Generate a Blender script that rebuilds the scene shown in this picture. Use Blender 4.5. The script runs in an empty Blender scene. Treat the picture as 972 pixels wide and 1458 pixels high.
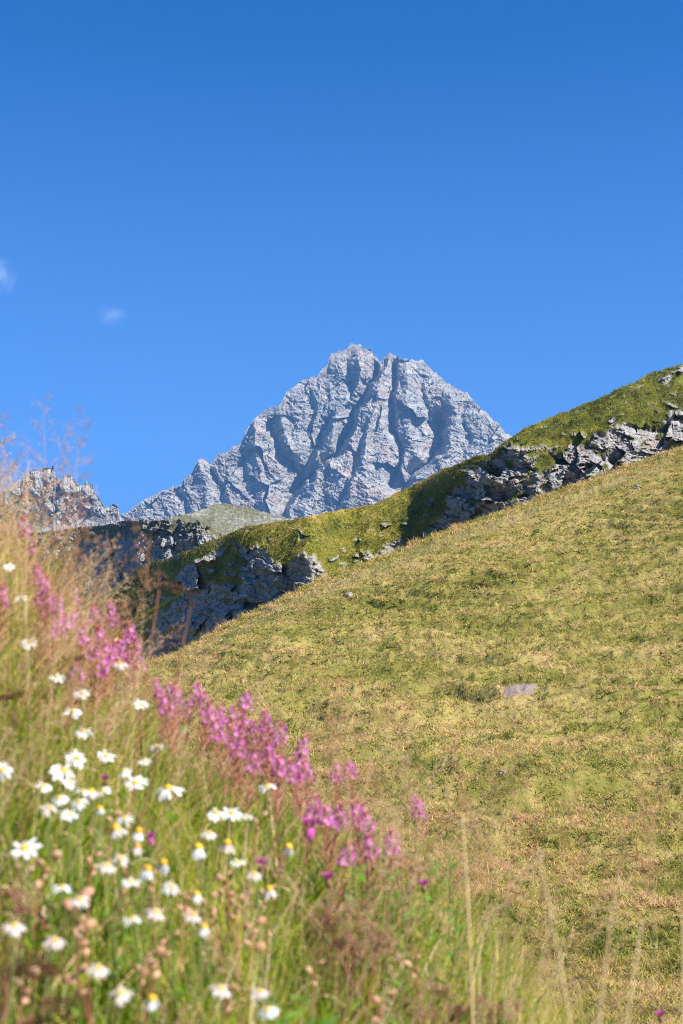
import bpy, math, random
import numpy as np
from mathutils import Vector, Matrix
random.seed(7); RNG = np.random.default_rng(11)
R = math.radians
scene = bpy.context.scene
COL = scene.collection

# ------------------------------------------------------------------ camera
PITCH = R(8.0); LENS = 50.0; FPX = LENS / 36.0 * 1458.0
cd = bpy.data.cameras.new('camera'); cam = bpy.data.objects.new('camera', cd); COL.objects.link(cam)
cd.sensor_fit = 'VERTICAL'; cd.sensor_height = 36.0; cd.sensor_width = 24.0; cd.lens = LENS
cam.location = (0, 0, 0); cam.rotation_euler = (R(90) + PITCH, 0, 0)
cd.clip_start = 0.05; cd.clip_end = 40000
cd.dof.use_dof = True; cd.dof.focus_distance = 60.0; cd.dof.aperture_fstop = 6.0
scene.camera = cam

# ------------------------------------------------------------------ light
HAZE = 6e-5                         # scattering per metre of the mountain air
SUN_AZ, SUN_EL = 119.0, 43.0         # azimuth clockwise from the view direction (+Y), degrees
world = bpy.data.worlds.new('World'); scene.world = world; world.use_nodes = True
nt = world.node_tree; nt.nodes.clear()
out = nt.nodes.new('ShaderNodeOutputWorld'); bg = nt.nodes.new('ShaderNodeBackground')
sky = nt.nodes.new('ShaderNodeTexSky'); sky.sky_type = 'NISHITA'; sky.sun_disc = False
sky.sun_elevation = R(SUN_EL); sky.sun_rotation = R(SUN_AZ)
sky.altitude = 2500; sky.air_density = 1.0; sky.dust_density = 1.2; sky.ozone_density = 3.0
hs = nt.nodes.new('ShaderNodeHueSaturation'); hs.inputs['Saturation'].default_value = 1.68
hs.inputs['Value'].default_value = 1.0
tint = nt.nodes.new('ShaderNodeMix'); tint.data_type = 'RGBA'; tint.blend_type = 'MULTIPLY'
tint.inputs[0].default_value = 1.0; tint.inputs[7].default_value = (0.80, 0.885, 1.08, 1)
nt.links.new(sky.outputs[0], tint.inputs[6]); nt.links.new(tint.outputs[2], hs.inputs['Color'])
# two faint wisps of cloud, far off in the sky
def skydir(px, py):
    v = Vector(((px - 486) / FPX, 1.0, -(py - 729) / FPX)); v.rotate(Matrix.Rotation(PITCH, 3, 'X')); return v.normalized()
geo = nt.nodes.new('ShaderNodeTexCoord')
nz = nt.nodes.new('ShaderNodeTexNoise'); nz.inputs['Scale'].default_value = 38; nz.inputs['Detail'].default_value = 5
nz.inputs['Distortion'].default_value = 0.6
nt.links.new(geo.outputs['Generated'], nz.inputs['Vector'])
def M(op, a, b=None):
    n = nt.nodes.new('ShaderNodeMath'); n.operation = op
    for i, v in enumerate((a, b)):
        if v is None: continue
        if isinstance(v, (int, float)): n.inputs[i].default_value = v
        else: nt.links.new(v, n.inputs[i])
    return n.outputs[0]
acc = None
for (px, py, rad, st) in ((-2, 390, .009, .42), (4, 404, .006, .3), (154, 449, .006, .22), (168, 451, .005, .14)):
    d = skydir(px, py)
    vm = nt.nodes.new('ShaderNodeVectorMath'); vm.operation = 'DISTANCE'; vm.inputs[1].default_value = d
    nrm = nt.nodes.new('ShaderNodeVectorMath'); nrm.operation = 'NORMALIZE'
    nt.links.new(geo.outputs['Generated'], nrm.inputs[0]); nt.links.new(nrm.outputs[0], vm.inputs[0])
    f = M('MAXIMUM', M('SUBTRACT', 1.0, M('DIVIDE', vm.outputs['Value'], rad * 1.5)), 0.0)
    f = M('MULTIPLY', M('MULTIPLY', f, M('MAXIMUM', M('MULTIPLY', M('SUBTRACT', nz.outputs['Fac'], 0.38), 4.0), 0.0)), st)
    acc = f if acc is None else M('ADD', acc, f)
acc = M('MINIMUM', acc, 0.5)
cmx = nt.nodes.new('ShaderNodeMix'); cmx.data_type = 'RGBA'
sx_ = nt.nodes.new('ShaderNodeSeparateXYZ'); nt.links.new(nrm.outputs[0], sx_.inputs[0])
low = M('MULTIPLY', M('MINIMUM', M('MAXIMUM', M('DIVIDE', M('SUBTRACT', 0.44, sx_.outputs['Z']), 0.32), 0.0), 1.0), 0.60)
pale = nt.nodes.new('ShaderNodeMix'); pale.data_type = 'RGBA'; pale.inputs[7].default_value = (1.12, 2.25, 5.5, 1)   # the paler air low in the sky
nt.links.new(low, pale.inputs[0]); nt.links.new(hs.outputs[0], pale.inputs[6])
nt.links.new(acc, cmx.inputs[0]); nt.links.new(pale.outputs[2], cmx.inputs[6]); cmx.inputs[7].default_value = (6.5, 7.2, 9.0, 1)
nt.links.new(cmx.outputs[2], bg.inputs['Color']); bg.inputs['Strength'].default_value = 0.067
nt.links.new(bg.outputs[0], out.inputs['Surface'])

sl = bpy.data.lights.new('sun', 'SUN'); sl.energy = 5.0; sl.angle = R(0.5); sl.color = (1.0, 0.95, 0.87)
so = bpy.data.objects.new('sun', sl); COL.objects.link(so)
sdir = Vector((math.sin(R(SUN_AZ)) * math.cos(R(SUN_EL)), math.cos(R(SUN_AZ)) * math.cos(R(SUN_EL)), math.sin(R(SUN_EL))))
so.rotation_euler = sdir.to_track_quat('Z', 'Y').to_euler()

vs = scene.view_settings
scene.display_settings.display_device = 'sRGB'
vs.view_transform = 'Standard'; vs.look = 'None'; vs.exposure = 1.28; vs.gamma = 1.0; vs.use_curve_mapping = False
scene.cycles.use_denoising = True; scene.cycles.denoising_prefilter = 'NONE'; scene.cycles.pixel_filter_type = 'BLACKMAN_HARRIS'; scene.cycles.filter_width = 1.1
scene.cycles.max_bounces = 6; scene.cycles.transparent_max_bounces = 6; scene.cycles.volume_bounces = 0
scene.cycles.diffuse_bounces = 3; scene.cycles.transmission_bounces = 3

# ------------------------------------------------------------------ helpers
CP, SP = math.cos(PITCH), math.sin(PITCH)
def P(px, py, d):
    """world point seen at photo pixel (px, py), d metres ahead along +Y; arrays welcome"""
    a = (px - 486) / FPX; c = -(py - 729) / FPX
    y = CP - c * SP; z = SP + c * CP
    return np.stack(np.broadcast_arrays(a / y * d, d * np.ones_like(a * c), z / y * d), -1)

def _h(ix, iy, iz, s):
    n = (ix.astype(np.int64) * 374761393 + iy.astype(np.int64) * 668265263 + iz.astype(np.int64) * 1274126177 + s * 974634777) & 0xffffffff
    n = ((n ^ (n >> 13)) * 1274126177) & 0xffffffff
    n = ((n ^ (n >> 15)) * 2246822519) & 0xffffffff
    return n ^ (n >> 16)
def noise(x, y, z=None, seed=0):
    x = np.asarray(x, float); y = np.asarray(y, float)
    z = np.zeros_like(x) if z is None else np.asarray(z, float)
    x, y, z = np.broadcast_arrays(x, y, z)
    ix, iy, iz = np.floor(x), np.floor(y), np.floor(z); fx, fy, fz = x - ix, y - iy, z - iz
    ux, uy, uz = [f * f * f * (f * (f * 6 - 15) + 10) for f in (fx, fy, fz)]
    r = 0
    for cx in (0, 1):
        for cy in (0, 1):
            for cz in (0, 1):
                h = _h(ix + cx, iy + cy, iz + cz, seed)
                gx = (h & 1023) / 511.5 - 1; gy = ((h >> 10) & 1023) / 511.5 - 1; gz = ((h >> 20) & 1023) / 511.5 - 1
                w = (ux if cx else 1 - ux) * (uy if cy else 1 - uy) * (uz if cz else 1 - uz)
                r = r + w * (gx * (fx - cx) + gy * (fy - cy) + gz * (fz - cz))
    return r * 1.3
def fbm(x, y, z=None, oct=5, seed=0, gain=.5, lac=2.03):
    r = 0; a = 1.0; f = 1.0
    for i in range(oct):
        r = r + a * noise(np.asarray(x) * f, np.asarray(y) * f, None if z is None else np.asarray(z) * f, seed + i * 17); a *= gain; f *= lac
    return r
def ridged(x, y, z=None, oct=5, seed=0, gain=.5, lac=2.07):
    r = 0; a = 1.0; f = 1.0
    for i in range(oct):
        n = 1 - np.abs(noise(np.asarray(x) * f, np.asarray(y) * f, None if z is None else np.asarray(z) * f, seed + i * 31)) * 2
        r = r + a * n * np.abs(n); a *= gain; f *= lac
    return r
def facets(x, y, seed=0, tilt=1.0, step=.5):
    """faceted blocks: every Voronoi cell is a little tilted plane"""
    ix, iy = np.floor(x), np.floor(y); best = np.full(x.shape, 1e9); val = np.zeros(x.shape)
    z0 = np.zeros_like(ix)
    for cx in (-1, 0, 1):
        for cy in (-1, 0, 1):
            h = _h(ix + cx, iy + cy, z0, seed); h2 = _h(ix + cx, iy + cy, z0, seed + 91)
            dx = x - (ix + cx + (h & 1023) / 1023.); dy = y - (iy + cy + ((h >> 10) & 1023) / 1023.)
            d = dx * dx + dy * dy
            v = tilt * (dx * ((h2 & 1023) / 511.5 - 1) + dy * (((h2 >> 10) & 1023) / 511.5 - 1)) + step * (((h2 >> 20) & 1023) / 511.5 - 1)
            m = d < best; best = np.where(m, d, best); val = np.where(m, v, val)
    return val
def cracks(x, y, seed=0, width=.08):
    """1 in the narrow joints between Voronoi blocks, 0 on the blocks"""
    ix, iy = np.floor(x), np.floor(y); f1 = np.full(x.shape, 9.); f2 = np.full(x.shape, 9.); z0 = np.zeros_like(ix)
    for cx in (-1, 0, 1):
        for cy in (-1, 0, 1):
            h = _h(ix + cx, iy + cy, z0, seed)
            d = np.hypot(x - (ix + cx + (h & 1023) / 1023.), y - (iy + cy + ((h >> 10) & 1023) / 1023.))
            f2 = np.minimum(f2, np.maximum(f1, d)); f1 = np.minimum(f1, d)
    return np.clip(1 - (f2 - f1) / width, 0, 1)
def smooth(a, k):
    for ax in (0, 1):
        n = a.shape[ax]; w = np.exp(-0.5 * (np.arange(-3 * k, 3 * k + 1) / k) ** 2); w /= w.sum()
        p = [(0, 0), (0, 0)]; p[ax] = (3 * k, 3 * k); b = np.pad(a, p, 'edge'); o = 0
        for i, wi in enumerate(w): o = o + wi * (b[i:i + n] if ax == 0 else b[:, i:i + n])
        a = o
    return a
def sstep(a, b, x):
    t = np.clip((x - a) / (b - a), 0, 1); return t * t * (3 - 2 * t)
def interp(x, pts): 
    p = np.array(sorted(pts), float); return np.interp(x, p[:, 0], p[:, 1])
def seg_dist(x, y, pts):
    """distance to a polyline and signed side"""
    best = np.full(x.shape, 1e9); tt = np.zeros(x.shape); n = len(pts) - 1
    for i in range(n):
        ax, ay = pts[i][:2]; bx, by = pts[i + 1][:2]; dx, dy = bx - ax, by - ay
        t = np.clip(((x - ax) * dx + (y - ay) * dy) / (dx * dx + dy * dy), 0, 1)
        d = np.hypot(x - ax - t * dx, y - ay - t * dy); m = d < best
        best = np.where(m, d, best); tt = np.where(m, (i + t) / n, tt)
    return best, tt
def poly_sd(x, y, pts):
    """signed distance to polygon, + inside"""
    d, _ = seg_dist(x, y, list(pts) + [pts[0]]); ins = np.zeros(x.shape, bool); n = len(pts)
    for i in range(n):
        x0, y0 = pts[i]; x1, y1 = pts[(i + 1) % n]
        if y0 == y1: continue
        c = ((y0 > y) != (y1 > y)) & (x < (x1 - x0) * (y - y0) / (y1 - y0) + x0); ins ^= c
    return np.where(ins, d, -d)

def mesh_obj(name, verts, faces, mat, parent=None, attrs=None, smooth_shade=True):
    me = bpy.data.meshes.new(name); verts = np.asarray(verts, np.float32).reshape(-1, 3)
    if isinstance(faces, np.ndarray):
        me.vertices.add(len(verts)); me.vertices.foreach_set('co', verts.ravel())
        k = faces.shape[1]; me.loops.add(faces.size); me.loops.foreach_set('vertex_index', faces.astype(np.int32).ravel())
        me.polygons.add(len(faces)); me.polygons.foreach_set('loop_start', np.arange(0, faces.size, k, dtype=np.int32))
        me.polygons.foreach_set('loop_total', np.full(len(faces), k, np.int32)); me.update(calc_edges=True)
    else:
        me.from_pydata([tuple(v) for v in verts.tolist()], [], faces)
    me.validate()
    for k, v in (attrs or {}).items():
        at = me.attributes.new(k, 'FLOAT', 'POINT'); at.data.foreach_set('value', np.asarray(v, np.float32).ravel())
    me.polygons.foreach_set('use_smooth', np.full(len(me.polygons), smooth_shade)); me.update()
    me.materials.append(mat); o = bpy.data.objects.new(name, me); COL.objects.link(o)
    if parent: o.parent = parent
    return o
def grid_faces(nu, nv):
    i = np.arange(nu * nv).reshape(nu, nv)
    return np.stack([i[:-1, :-1], i[1:, :-1], i[1:, 1:], i[:-1, 1:]], -1).reshape(-1, 4)
def struct(o, label=None, kind='structure', cat=None):
    o['kind'] = kind
    if label: o['label'] = label
    if cat: o['category'] = cat
    return o
def thing(name, loc, label, cat, group=None, rotz=0):
    o = bpy.data.objects.new(name, None); COL.objects.link(o); o.empty_display_size = .05
    o.location = loc; o.rotation_euler = (0, 0, rotz); o['label'] = label; o['category'] = cat
    if group: o['group'] = group
    return o

# ------------------------------------------------------------------ materials
def new_mat(name):
    m = bpy.data.materials.new(name); m.use_nodes = True; t = m.node_tree; t.nodes.clear()
    o = t.nodes.new('ShaderNodeOutputMaterial'); return m, t, o
def ramp(t, src, stops):
    r = t.nodes.new('ShaderNodeValToRGB'); e = r.color_ramp.elements
    while len(e) < len(stops): e.new(0.5)
    for i, (p, c) in enumerate(stops): e[i].position = p; e[i].color = (*c, 1)
    t.links.new(src, r.inputs[0]); return r.outputs[0]
def coords(t, scale=(1, 1, 1), rot=(0, 0, 0)):
    tc = t.nodes.new('ShaderNodeTexCoord'); mp = t.nodes.new('ShaderNodeMapping')
    mp.inputs['Scale'].default_value = scale; mp.inputs['Rotation'].default_value = rot
    t.links.new(tc.outputs['Object'], mp.inputs[0]); return mp.outputs[0]
def tnoise(t, vec, scale, detail=6, rough=.6, dist=0):
    n = t.nodes.new('ShaderNodeTexNoise'); n.inputs['Scale'].default_value = scale; n.inputs['Detail'].default_value = detail
    n.inputs['Roughness'].default_value = rough; n.inputs['Distortion'].default_value = dist
    t.links.new(vec, n.inputs['Vector']); return n.outputs['Fac']
def tmath(t, op, a, b):
    n = t.nodes.new('ShaderNodeMath'); n.operation = op
    for i, v in enumerate((a, b)):
        if isinstance(v, (int, float)): n.inputs[i].default_value = v
        else: t.links.new(v, n.inputs[i])
    return n.outputs[0]
def tmix(t, f, a, b, blend='MIX'):
    n = t.nodes.new('ShaderNodeMix'); n.data_type = 'RGBA'; n.blend_type = blend
    for i, v in ((0, f), (6, a), (7, b)):
        if isinstance(v, (int, float)): n.inputs[i].default_value = v
        elif isinstance(v, tuple): n.inputs[i].default_value = (*v, 1)
        else: t.links.new(v, n.inputs[i])
    return n.outputs[2]
def attr(t, name):
    n = t.nodes.new('ShaderNodeAttribute'); n.attribute_name = name; return n.outputs['Fac']
def bsdf(t, o, col, rough=.85, bump=None, bstr=.5, bdist=.1, spec=.25):
    b = t.nodes.new('ShaderNodeBsdfPrincipled'); b.inputs['Roughness'].default_value = rough
    b.inputs['Specular IOR Level'].default_value = spec
    if isinstance(col, tuple): b.inputs['Base Color'].default_value = (*col, 1)
    else: t.links.new(col, b.inputs['Base Color'])
    if bump is not None:
        bp = t.nodes.new('ShaderNodeBump'); bp.inputs['Strength'].default_value = bstr; bp.inputs['Distance'].default_value = bdist
        t.links.new(bump, bp.inputs['Height']); t.links.new(bp.outputs[0], b.inputs['Normal'])
    t.links.new(b.outputs[0], o.inputs['Surface']); return b

def mat_far_rock(name, s=1.0, warm=.5):
    m, t, o = new_mat(name)
    v = coords(t, (1, 1, 1)); vs_ = coords(t, (.6, .6, 2.4), (0, R(28), 0))
    n1 = tnoise(t, v, .004 * s, 7, .6); n2 = tnoise(t, vs_, .02 * s, 9, .7, .4); n3 = tnoise(t, v, .012 * s, 6, .65)
    n4 = tnoise(t, v, .11 * s, 6, .75)
    c = ramp(t, n2, ((.34, (.13, .127, .125)), (.5, (.26, .248, .235)), (.64, (.40, .38, .355))))
    c = tmix(t, tmath(t, 'MULTIPLY', ramp(t, n3, ((.50, (0, 0, 0)), (.64, (1, 1, 1)))), 1.0 * warm), c, (.36, .25, .19))
    c = tmix(t, tmath(t, 'MULTIPLY', ramp(t, n1, ((.52, (0, 0, 0)), (.7, (1, 1, 1)))), .5), c, (.19, .22, .21))
    c = tmix(t, .75, c, ramp(t, n4, ((.35, (.40, .40, .40)), (.62, (1.35, 1.35, 1.35)))), 'MULTIPLY')
    bsdf(t, o, c, .95, tmath(t, 'ADD', n4, tmath(t, 'MULTIPLY', n2, 2.0)), .7, 7.0 / s, .1); return m
MAT_MTN = mat_far_rock('mountain_rock'); MAT_RIDGE = mat_far_rock('ridge_rock', 1.5, .25)

def grass_color(t, scale=1.0, dryness=.5):
    v = coords(t, (1, 1, 1)); vst = coords(t, (.55, .55, 2.2))
    a = tnoise(t, vst, .35 * scale, 8, .65, .3); b = tnoise(t, v, 2.6 * scale, 8, .75); c_ = tnoise(t, v, .08 * scale, 4, .5)
    f = tmath(t, 'ADD', tmath(t, 'MULTIPLY', a, .6), tmath(t, 'MULTIPLY', b, .4))
    f = tmath(t, 'ADD', f, tmath(t, 'MULTIPLY', tmath(t, 'SUBTRACT', c_, .5), .5))
    f = tmath(t, 'ADD', f, (dryness - .5) * .5)
    return f, b
def mat_slope():
    m, t, o = new_mat('dry_pasture')
    f, b = grass_color(t, 1.0, .5)
    f = tmath(t, 'ADD', f, tmath(t, 'MULTIPLY', tmath(t, 'SUBTRACT', attr(t, 'dry'), .5), .5))
    hf = tnoise(t, coords(t, (1, 1, 1.6)), 7.0, 5, .75)
    f = tmath(t, 'ADD', tmath(t, 'MULTIPLY', f, .75), tmath(t, 'MULTIPLY', hf, .25))
    c = ramp(t, f, ((.32, (.045, .042, .014)), (.43, (.12, .115, .024)), (.52, (.19, .175, .042)), (.60, (.28, .225, .075)), (.75, (.38, .27, .13))))
    c = tmix(t, attr(t, 'bare'), c, (.24, .19, .165))
    bsdf(t, o, c, .95, b, .9, .12, .1); return m
def mat_ridge_hill():
    m, t, o = new_mat('turf_and_rock')
    f, b = grass_color(t, .45, .5)
    f = tmath(t, 'ADD', f, tmath(t, 'MULTIPLY', tmath(t, 'SUBTRACT', attr(t, 'dry'), .5), .6))
    g = ramp(t, f, ((.25, (.06, .065, .014)), (.42, (.12, .13, .018)), (.56, (.20, .19, .025)), (.72, (.31, .24, .055)), (.9, (.40, .29, .13))))
    v = coords(t, (1, 1, 1)); vs_ = coords(t, (1, 1, 2.0), (0, R(-35), 0))
    n = tnoise(t, vs_, .5, 9, .72, .5); n2 = tnoise(t, v, .22, 5, .6)
    vo = t.nodes.new('ShaderNodeTexVoronoi'); vo.feature = 'DISTANCE_TO_EDGE'; vo.inputs['Scale'].default_value = .75
    wv = t.nodes.new('ShaderNodeVectorMath'); wv.operation = 'ADD'
    nn = t.nodes.new('ShaderNodeTexNoise'); nn.inputs['Scale'].default_value = .8; nn.inputs['Detail'].default_value = 4
    t.links.new(v, nn.inputs['Vector']); t.links.new(vs_, wv.inputs[0]); t.links.new(nn.outputs['Color'], wv.inputs[1])
    t.links.new(wv.outputs[0], vo.inputs['Vector'])
    crack = ramp(t, vo.outputs['Distance'], ((0, (.35, .35, .35)), (.06, (1, 1, 1))))
    rk = ramp(t, n, ((.28, (.15, .14, .13)), (.45, (.29, .275, .26)), (.62, (.42, .40, .38)), (.85, (.55, .525, .49))))
    rk = tmix(t, tmath(t, 'MULTIPLY', ramp(t, n2, ((.5, (0, 0, 0)), (.66, (1, 1, 1)))), .35), rk, (.30, .20, .14))
    rk = tmix(t, .6, rk, crack, 'MULTIPLY')
    c = tmix(t, attr(t, 'rock'), g, rk)
    bsdf(t, o, c, .92, tmath(t, 'ADD', n, b), .9, .5, .2); return m
def mat_scree(name, green=.4):
    m, t, o = new_mat(name)
    v = coords(t, (1, 1, 1)); a = tnoise(t, v, .02, 6, .6); b = tnoise(t, v, .35, 8, .8)
    g = ramp(t, b, ((.38, (.08, .085, .065)), (.5, (.22, .215, .18)), (.60, (.42, .40, .37))))
    gr = ramp(t, b, ((.3, (.05, .055, .02)), (.7, (.17, .155, .06))))
    k = tmix(t, tmath(t, 'MULTIPLY', ramp(t, a, ((.45 - green * .2, (0, 0, 0)), (.65 - green * .2, (1, 1, 1)))), .8), g, gr)
    rk = ramp(t, b, ((.25, (.14, .14, .14)), (.5, (.29, .28, .27)), (.75, (.46, .44, .42))))
    k = tmix(t, attr(t, 'rock'), k, rk)
    bsdf(t, o, k, .95, b, .9, 1.5, .1); return m

def mat_blade(name, stops, trans=.35, rough=.6, pat=None, spec=.25):
    """leafy material; the tone comes from the blade's own 'rnd' attribute"""
    m, t, o = new_mat(name)
    s = attr(t, 'rnd')
    if pat is not None:
        s = tmath(t, 'ADD', s, tmath(t, 'MULTIPLY', tmath(t, 'SUBTRACT', tnoise(t, coords(t), pat, 3, .5), .5), 1.3))
    c = ramp(t, s, stops)
    b = t.nodes.new('ShaderNodeBsdfPrincipled'); b.inputs['Roughness'].default_value = rough; b.inputs['Specular IOR Level'].default_value = spec
    tr = t.nodes.new('ShaderNodeBsdfTranslucent'); mx = t.nodes.new('ShaderNodeMixShader'); mx.inputs[0].default_value = trans
    t.links.new(c, b.inputs['Base Color']); t.links.new(c, tr.inputs['Color'])
    t.links.new(b.outputs[0], mx.inputs[1]); t.links.new(tr.outputs[0], mx.inputs[2]); t.links.new(mx.outputs[0], o.inputs['Surface'])
    return m
def mat_petal(name, c1, c2, trans=.4, scale=60, rough=.6):
    m, t, o = new_mat(name)
    oi = t.nodes.new('ShaderNodeObjectInfo')
    n = tnoise(t, coords(t), scale, 3, .5)
    s = tmath(t, 'ADD', tmath(t, 'MULTIPLY', n, .7), tmath(t, 'MULTIPLY', oi.outputs['Random'], .3))
    c = ramp(t, s, ((.3, c1), (.7, c2)))
    b = t.nodes.new('ShaderNodeBsdfPrincipled'); b.inputs['Roughness'].default_value = rough; b.inputs['Specular IOR Level'].default_value = .2
    tr = t.nodes.new('ShaderNodeBsdfTranslucent'); mx = t.nodes.new('ShaderNodeMixShader'); mx.inputs[0].default_value = trans
    t.links.new(c, b.inputs['Base Color']); t.links.new(c, tr.inputs['Color'])
    t.links.new(b.outputs[0], mx.inputs[1]); t.links.new(tr.outputs[0], mx.inputs[2]); t.links.new(mx.outputs[0], o.inputs['Surface'])
    return m
MG = mat_blade('meadow_grass', ((0, (.07, .15, .01)), (.28, (.25, .37, .025)), (.55, (.50, .53, .06)), (.78, (.72, .58, .18)), (1, (.80, .60, .32))), .6, .8, None, .04)
MD = mat_blade('dry_grass', ((0, (.38, .19, .11)), (.4, (.58, .34, .20)), (.7, (.68, .47, .28)), (1, (.82, .64, .44))), .45, .8, None, .06)
MS = mat_blade('slope_grass', ((0, (.075, .10, .015)), (.25, (.19, .215, .033)), (.5, (.35, .315, .07)), (.75, (.53, .39, .14)), (1, (.62, .40, .21))), .4, .8, 1.5)
MR = mat_blade('ridge_turf', ((0, (.075, .085, .012)), (.3, (.17, .175, .02)), (.52, (.31, .275, .038)), (.75, (.45, .34, .10)), (1, (.52, .37, .18))), .4, .8, .3)
M_STEM = mat_petal('green_stem', (.10, .17, .03), (.22, .27, .08), .15)
M_RSTEM = mat_petal('reddish_stem', (.30, .09, .06), (.42, .18, .10), .1)
M_PSTEM = mat_petal('straw_stem', (.56, .39, .19), (.76, .58, .34), .1)
M_DSTEM = mat_petal('dark_dry_stem', (.13, .05, .035), (.24, .11, .07), .1)
M_LEAF = mat_petal('broad_leaf', (.07, .17, .018), (.19, .34, .045), .35, 20, .5)
M_WHITE = mat_petal('white_petal', (.72, .71, .70), (.86, .85, .84), .3)
M_CREAM = mat_petal('faded_petal', (.62, .50, .46), (.82, .74, .70), .35)
M_YEL = mat_petal('yellow_centre', (.62, .34, .02), (.85, .55, .05), .05)
M_PINK = mat_petal('pink_petal', (.56, .11, .44), (.85, .38, .70), .45)
M_POD = mat_petal('red_seed_pod', (.50, .15, .14), (.70, .32, .27), .3)
M_PURP = mat_petal('purple_floret', (.42, .04, .28), (.62, .12, .42), .3)
M_BUD = mat_petal('brown_bud', (.14, .07, .04), (.26, .14, .08), .05)
M_CAPS = mat_petal('papery_capsule', (.56, .30, .17), (.78, .52, .34), .4, 30)
M_DARK = mat_petal('dark_brown_seed', (.09, .035, .02), (.20, .08, .045), .1)
M_RUST = mat_petal('rusty_seed', (.26, .12, .08), (.44, .22, .15), .25)

# ------------------------------------------------------------------ landforms
def landform(name, mat, crest, bottom_py, px0, px1, step_u, nv, bottom_d, cot, mask_fn=None, disp_fn=None, crest_amp=0, crest_f=.1,
             back=((.02, -.005), (.06, -.03), (.2, -.12), (.6, -.3)), smooth_k=3, flat=False, ksm=7, attrs_fn=None, seed=0, ridge_seed=5):
    """a hillside: column by column it climbs from its foot to its crest, steeper where it is rock; then a back slope"""
    px = np.arange(px0, px1 + step_u, step_u); nu = len(px)
    cy = interp(px, crest) + crest_amp * fbm(px * crest_f, px * 0 + 3.3, oct=5, seed=ridge_seed, gain=.55)
    by = bottom_py(px) if callable(bottom_py) else np.full(nu, float(bottom_py)); by = np.maximum(by, cy + 4)
    v = np.linspace(0, 1, nv); PY = by[:, None] + (cy - by)[:, None] * v[None]; PX = np.repeat(px[:, None], nv, 1)
    rock = mask_fn(PX, PY) if mask_fn else np.zeros(PX.shape)
    d0 = bottom_d(px)
    pxm = d0[:, None] / FPX                                            # metres per pixel
    elev = -(PY - 729) / FPX + math.tan(PITCH)
    rs = smooth(rock, ksm) if mask_fn else rock
    c = cot(PX, PY, rs, v[None])                                     # tangent of the ground's slope
    dy = pxm / np.maximum(c - elev, .05) * ((by - cy)[:, None] / (nv - 1))
    dd = d0[:, None] + np.cumsum(dy, 1) - dy
    if smooth_k: dd = smooth(dd, smooth_k)
    P0 = P(PX, PY, dd); out_attr = {'rock': rock}
    if disp_fn: P0 = disp_fn(PX, PY, P0, rock, v[None] * np.ones_like(PX))
    if attrs_fn: out_attr.update(attrs_fn(PX, PY, P0, rock))
    rows = [P0]; last = P0[:, -1:]
    for (by_, bz_) in back:
        q = last.copy(); q[..., 1] *= (1 + by_); q[..., 0] *= (1 + by_); q[..., 2] = np.maximum(q[..., 2] + bz_ * last[..., 1], -19); rows.append(q)
    V = np.concatenate(rows, 1); nb = len(back)
    at = {k: np.concatenate([a, np.repeat(a[:, -1:], nb, 1)], 1) for k, a in out_attr.items()}
    o = struct(mesh_obj(name, V, grid_faces(nu, nv + nb), mat, attrs=at, smooth_shade=not flat)); return o, V, PX, PY, dd

# ---- the great peak, about four kilometres off
MT_CREST = [(140,745),(170,737),(185,725),(200,716),(215,706),(230,699),(245,694),(259,690),(268,679),(274,669),(283,654),(292,652),(297,660),(301,660),(310,648),
 (326,640),(343,630),(348,618),(352,609),(361,594),(373,586),(385,579),(400,573),(409,558),(427,543),(450,535),(466,520),(471,502),(480,501),(489,500),(498,491),(513,491),
 (528,500),(541,514),(547,506),(558,505),(576,511),(600,514),(612,522),(623,532),(638,547),(665,561),(689,585),(707,603),(725,618),(749,640),(800,672),(900,730),(1000,790)]
GULLY = [  # polyline, half width px, depth m (positive = cut back)
 ([(545,508),(532,538),(517,566),(503,592),(493,622),(478,648),(446,672),(424,696),(404,735)], 12, 150),
 ([(499,505),(497,530),(500,560),(494,580)], 6, 30),
 ([(470,592),(461,612),(450,640),(432,668),(416,690)], 11, 75),
 ([(386,600),(394,630),(408,652),(424,675)], 9, 42),
 ([(566,515),(556,550),(556,580),(563,612),(572,642),(556,690)], 9, 80),
 ([(628,595),(630,622),(618,648),(592,672),(566,702)], 16, 140),
 ([(344,640),(342,665),(352,690)], 9, 30),
 ([(655,590),(668,620),(660,650)], 9, 20),
 ([(520,600),(512,640),(500,680),(480,725)], 8, 30),
 ([(600,540),(604,575),(612,600)], 7, 28),
 ([(300,665),(310,690),(318,720)], 8, 32), ([(440,560),(446,590),(440,620)], 7, 30), ([(250,696),(262,715),(268,740)], 7, 30),
]
SPUR = [([(400,575),(398,600),(410,632),(430,655)], 9, 45), ([(476,600),(470,640),(445,690),(432,740)], 11, 50), ([(508,500),(516,530),(506,560)], 7, 35),
 ([(545,510),(540,560),(522,610),(516,660)], 12, 45), ([(583,520),(578,560),(582,610),(596,655)], 11, 38), ([(640,560),(648,600),(640,640),(610,690)], 12, 45),
 ([(360,600),(364,640),(372,690),(376,730)], 12, 40), ([(283,654),(292,690),(300,730)], 10, 30)]
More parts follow.
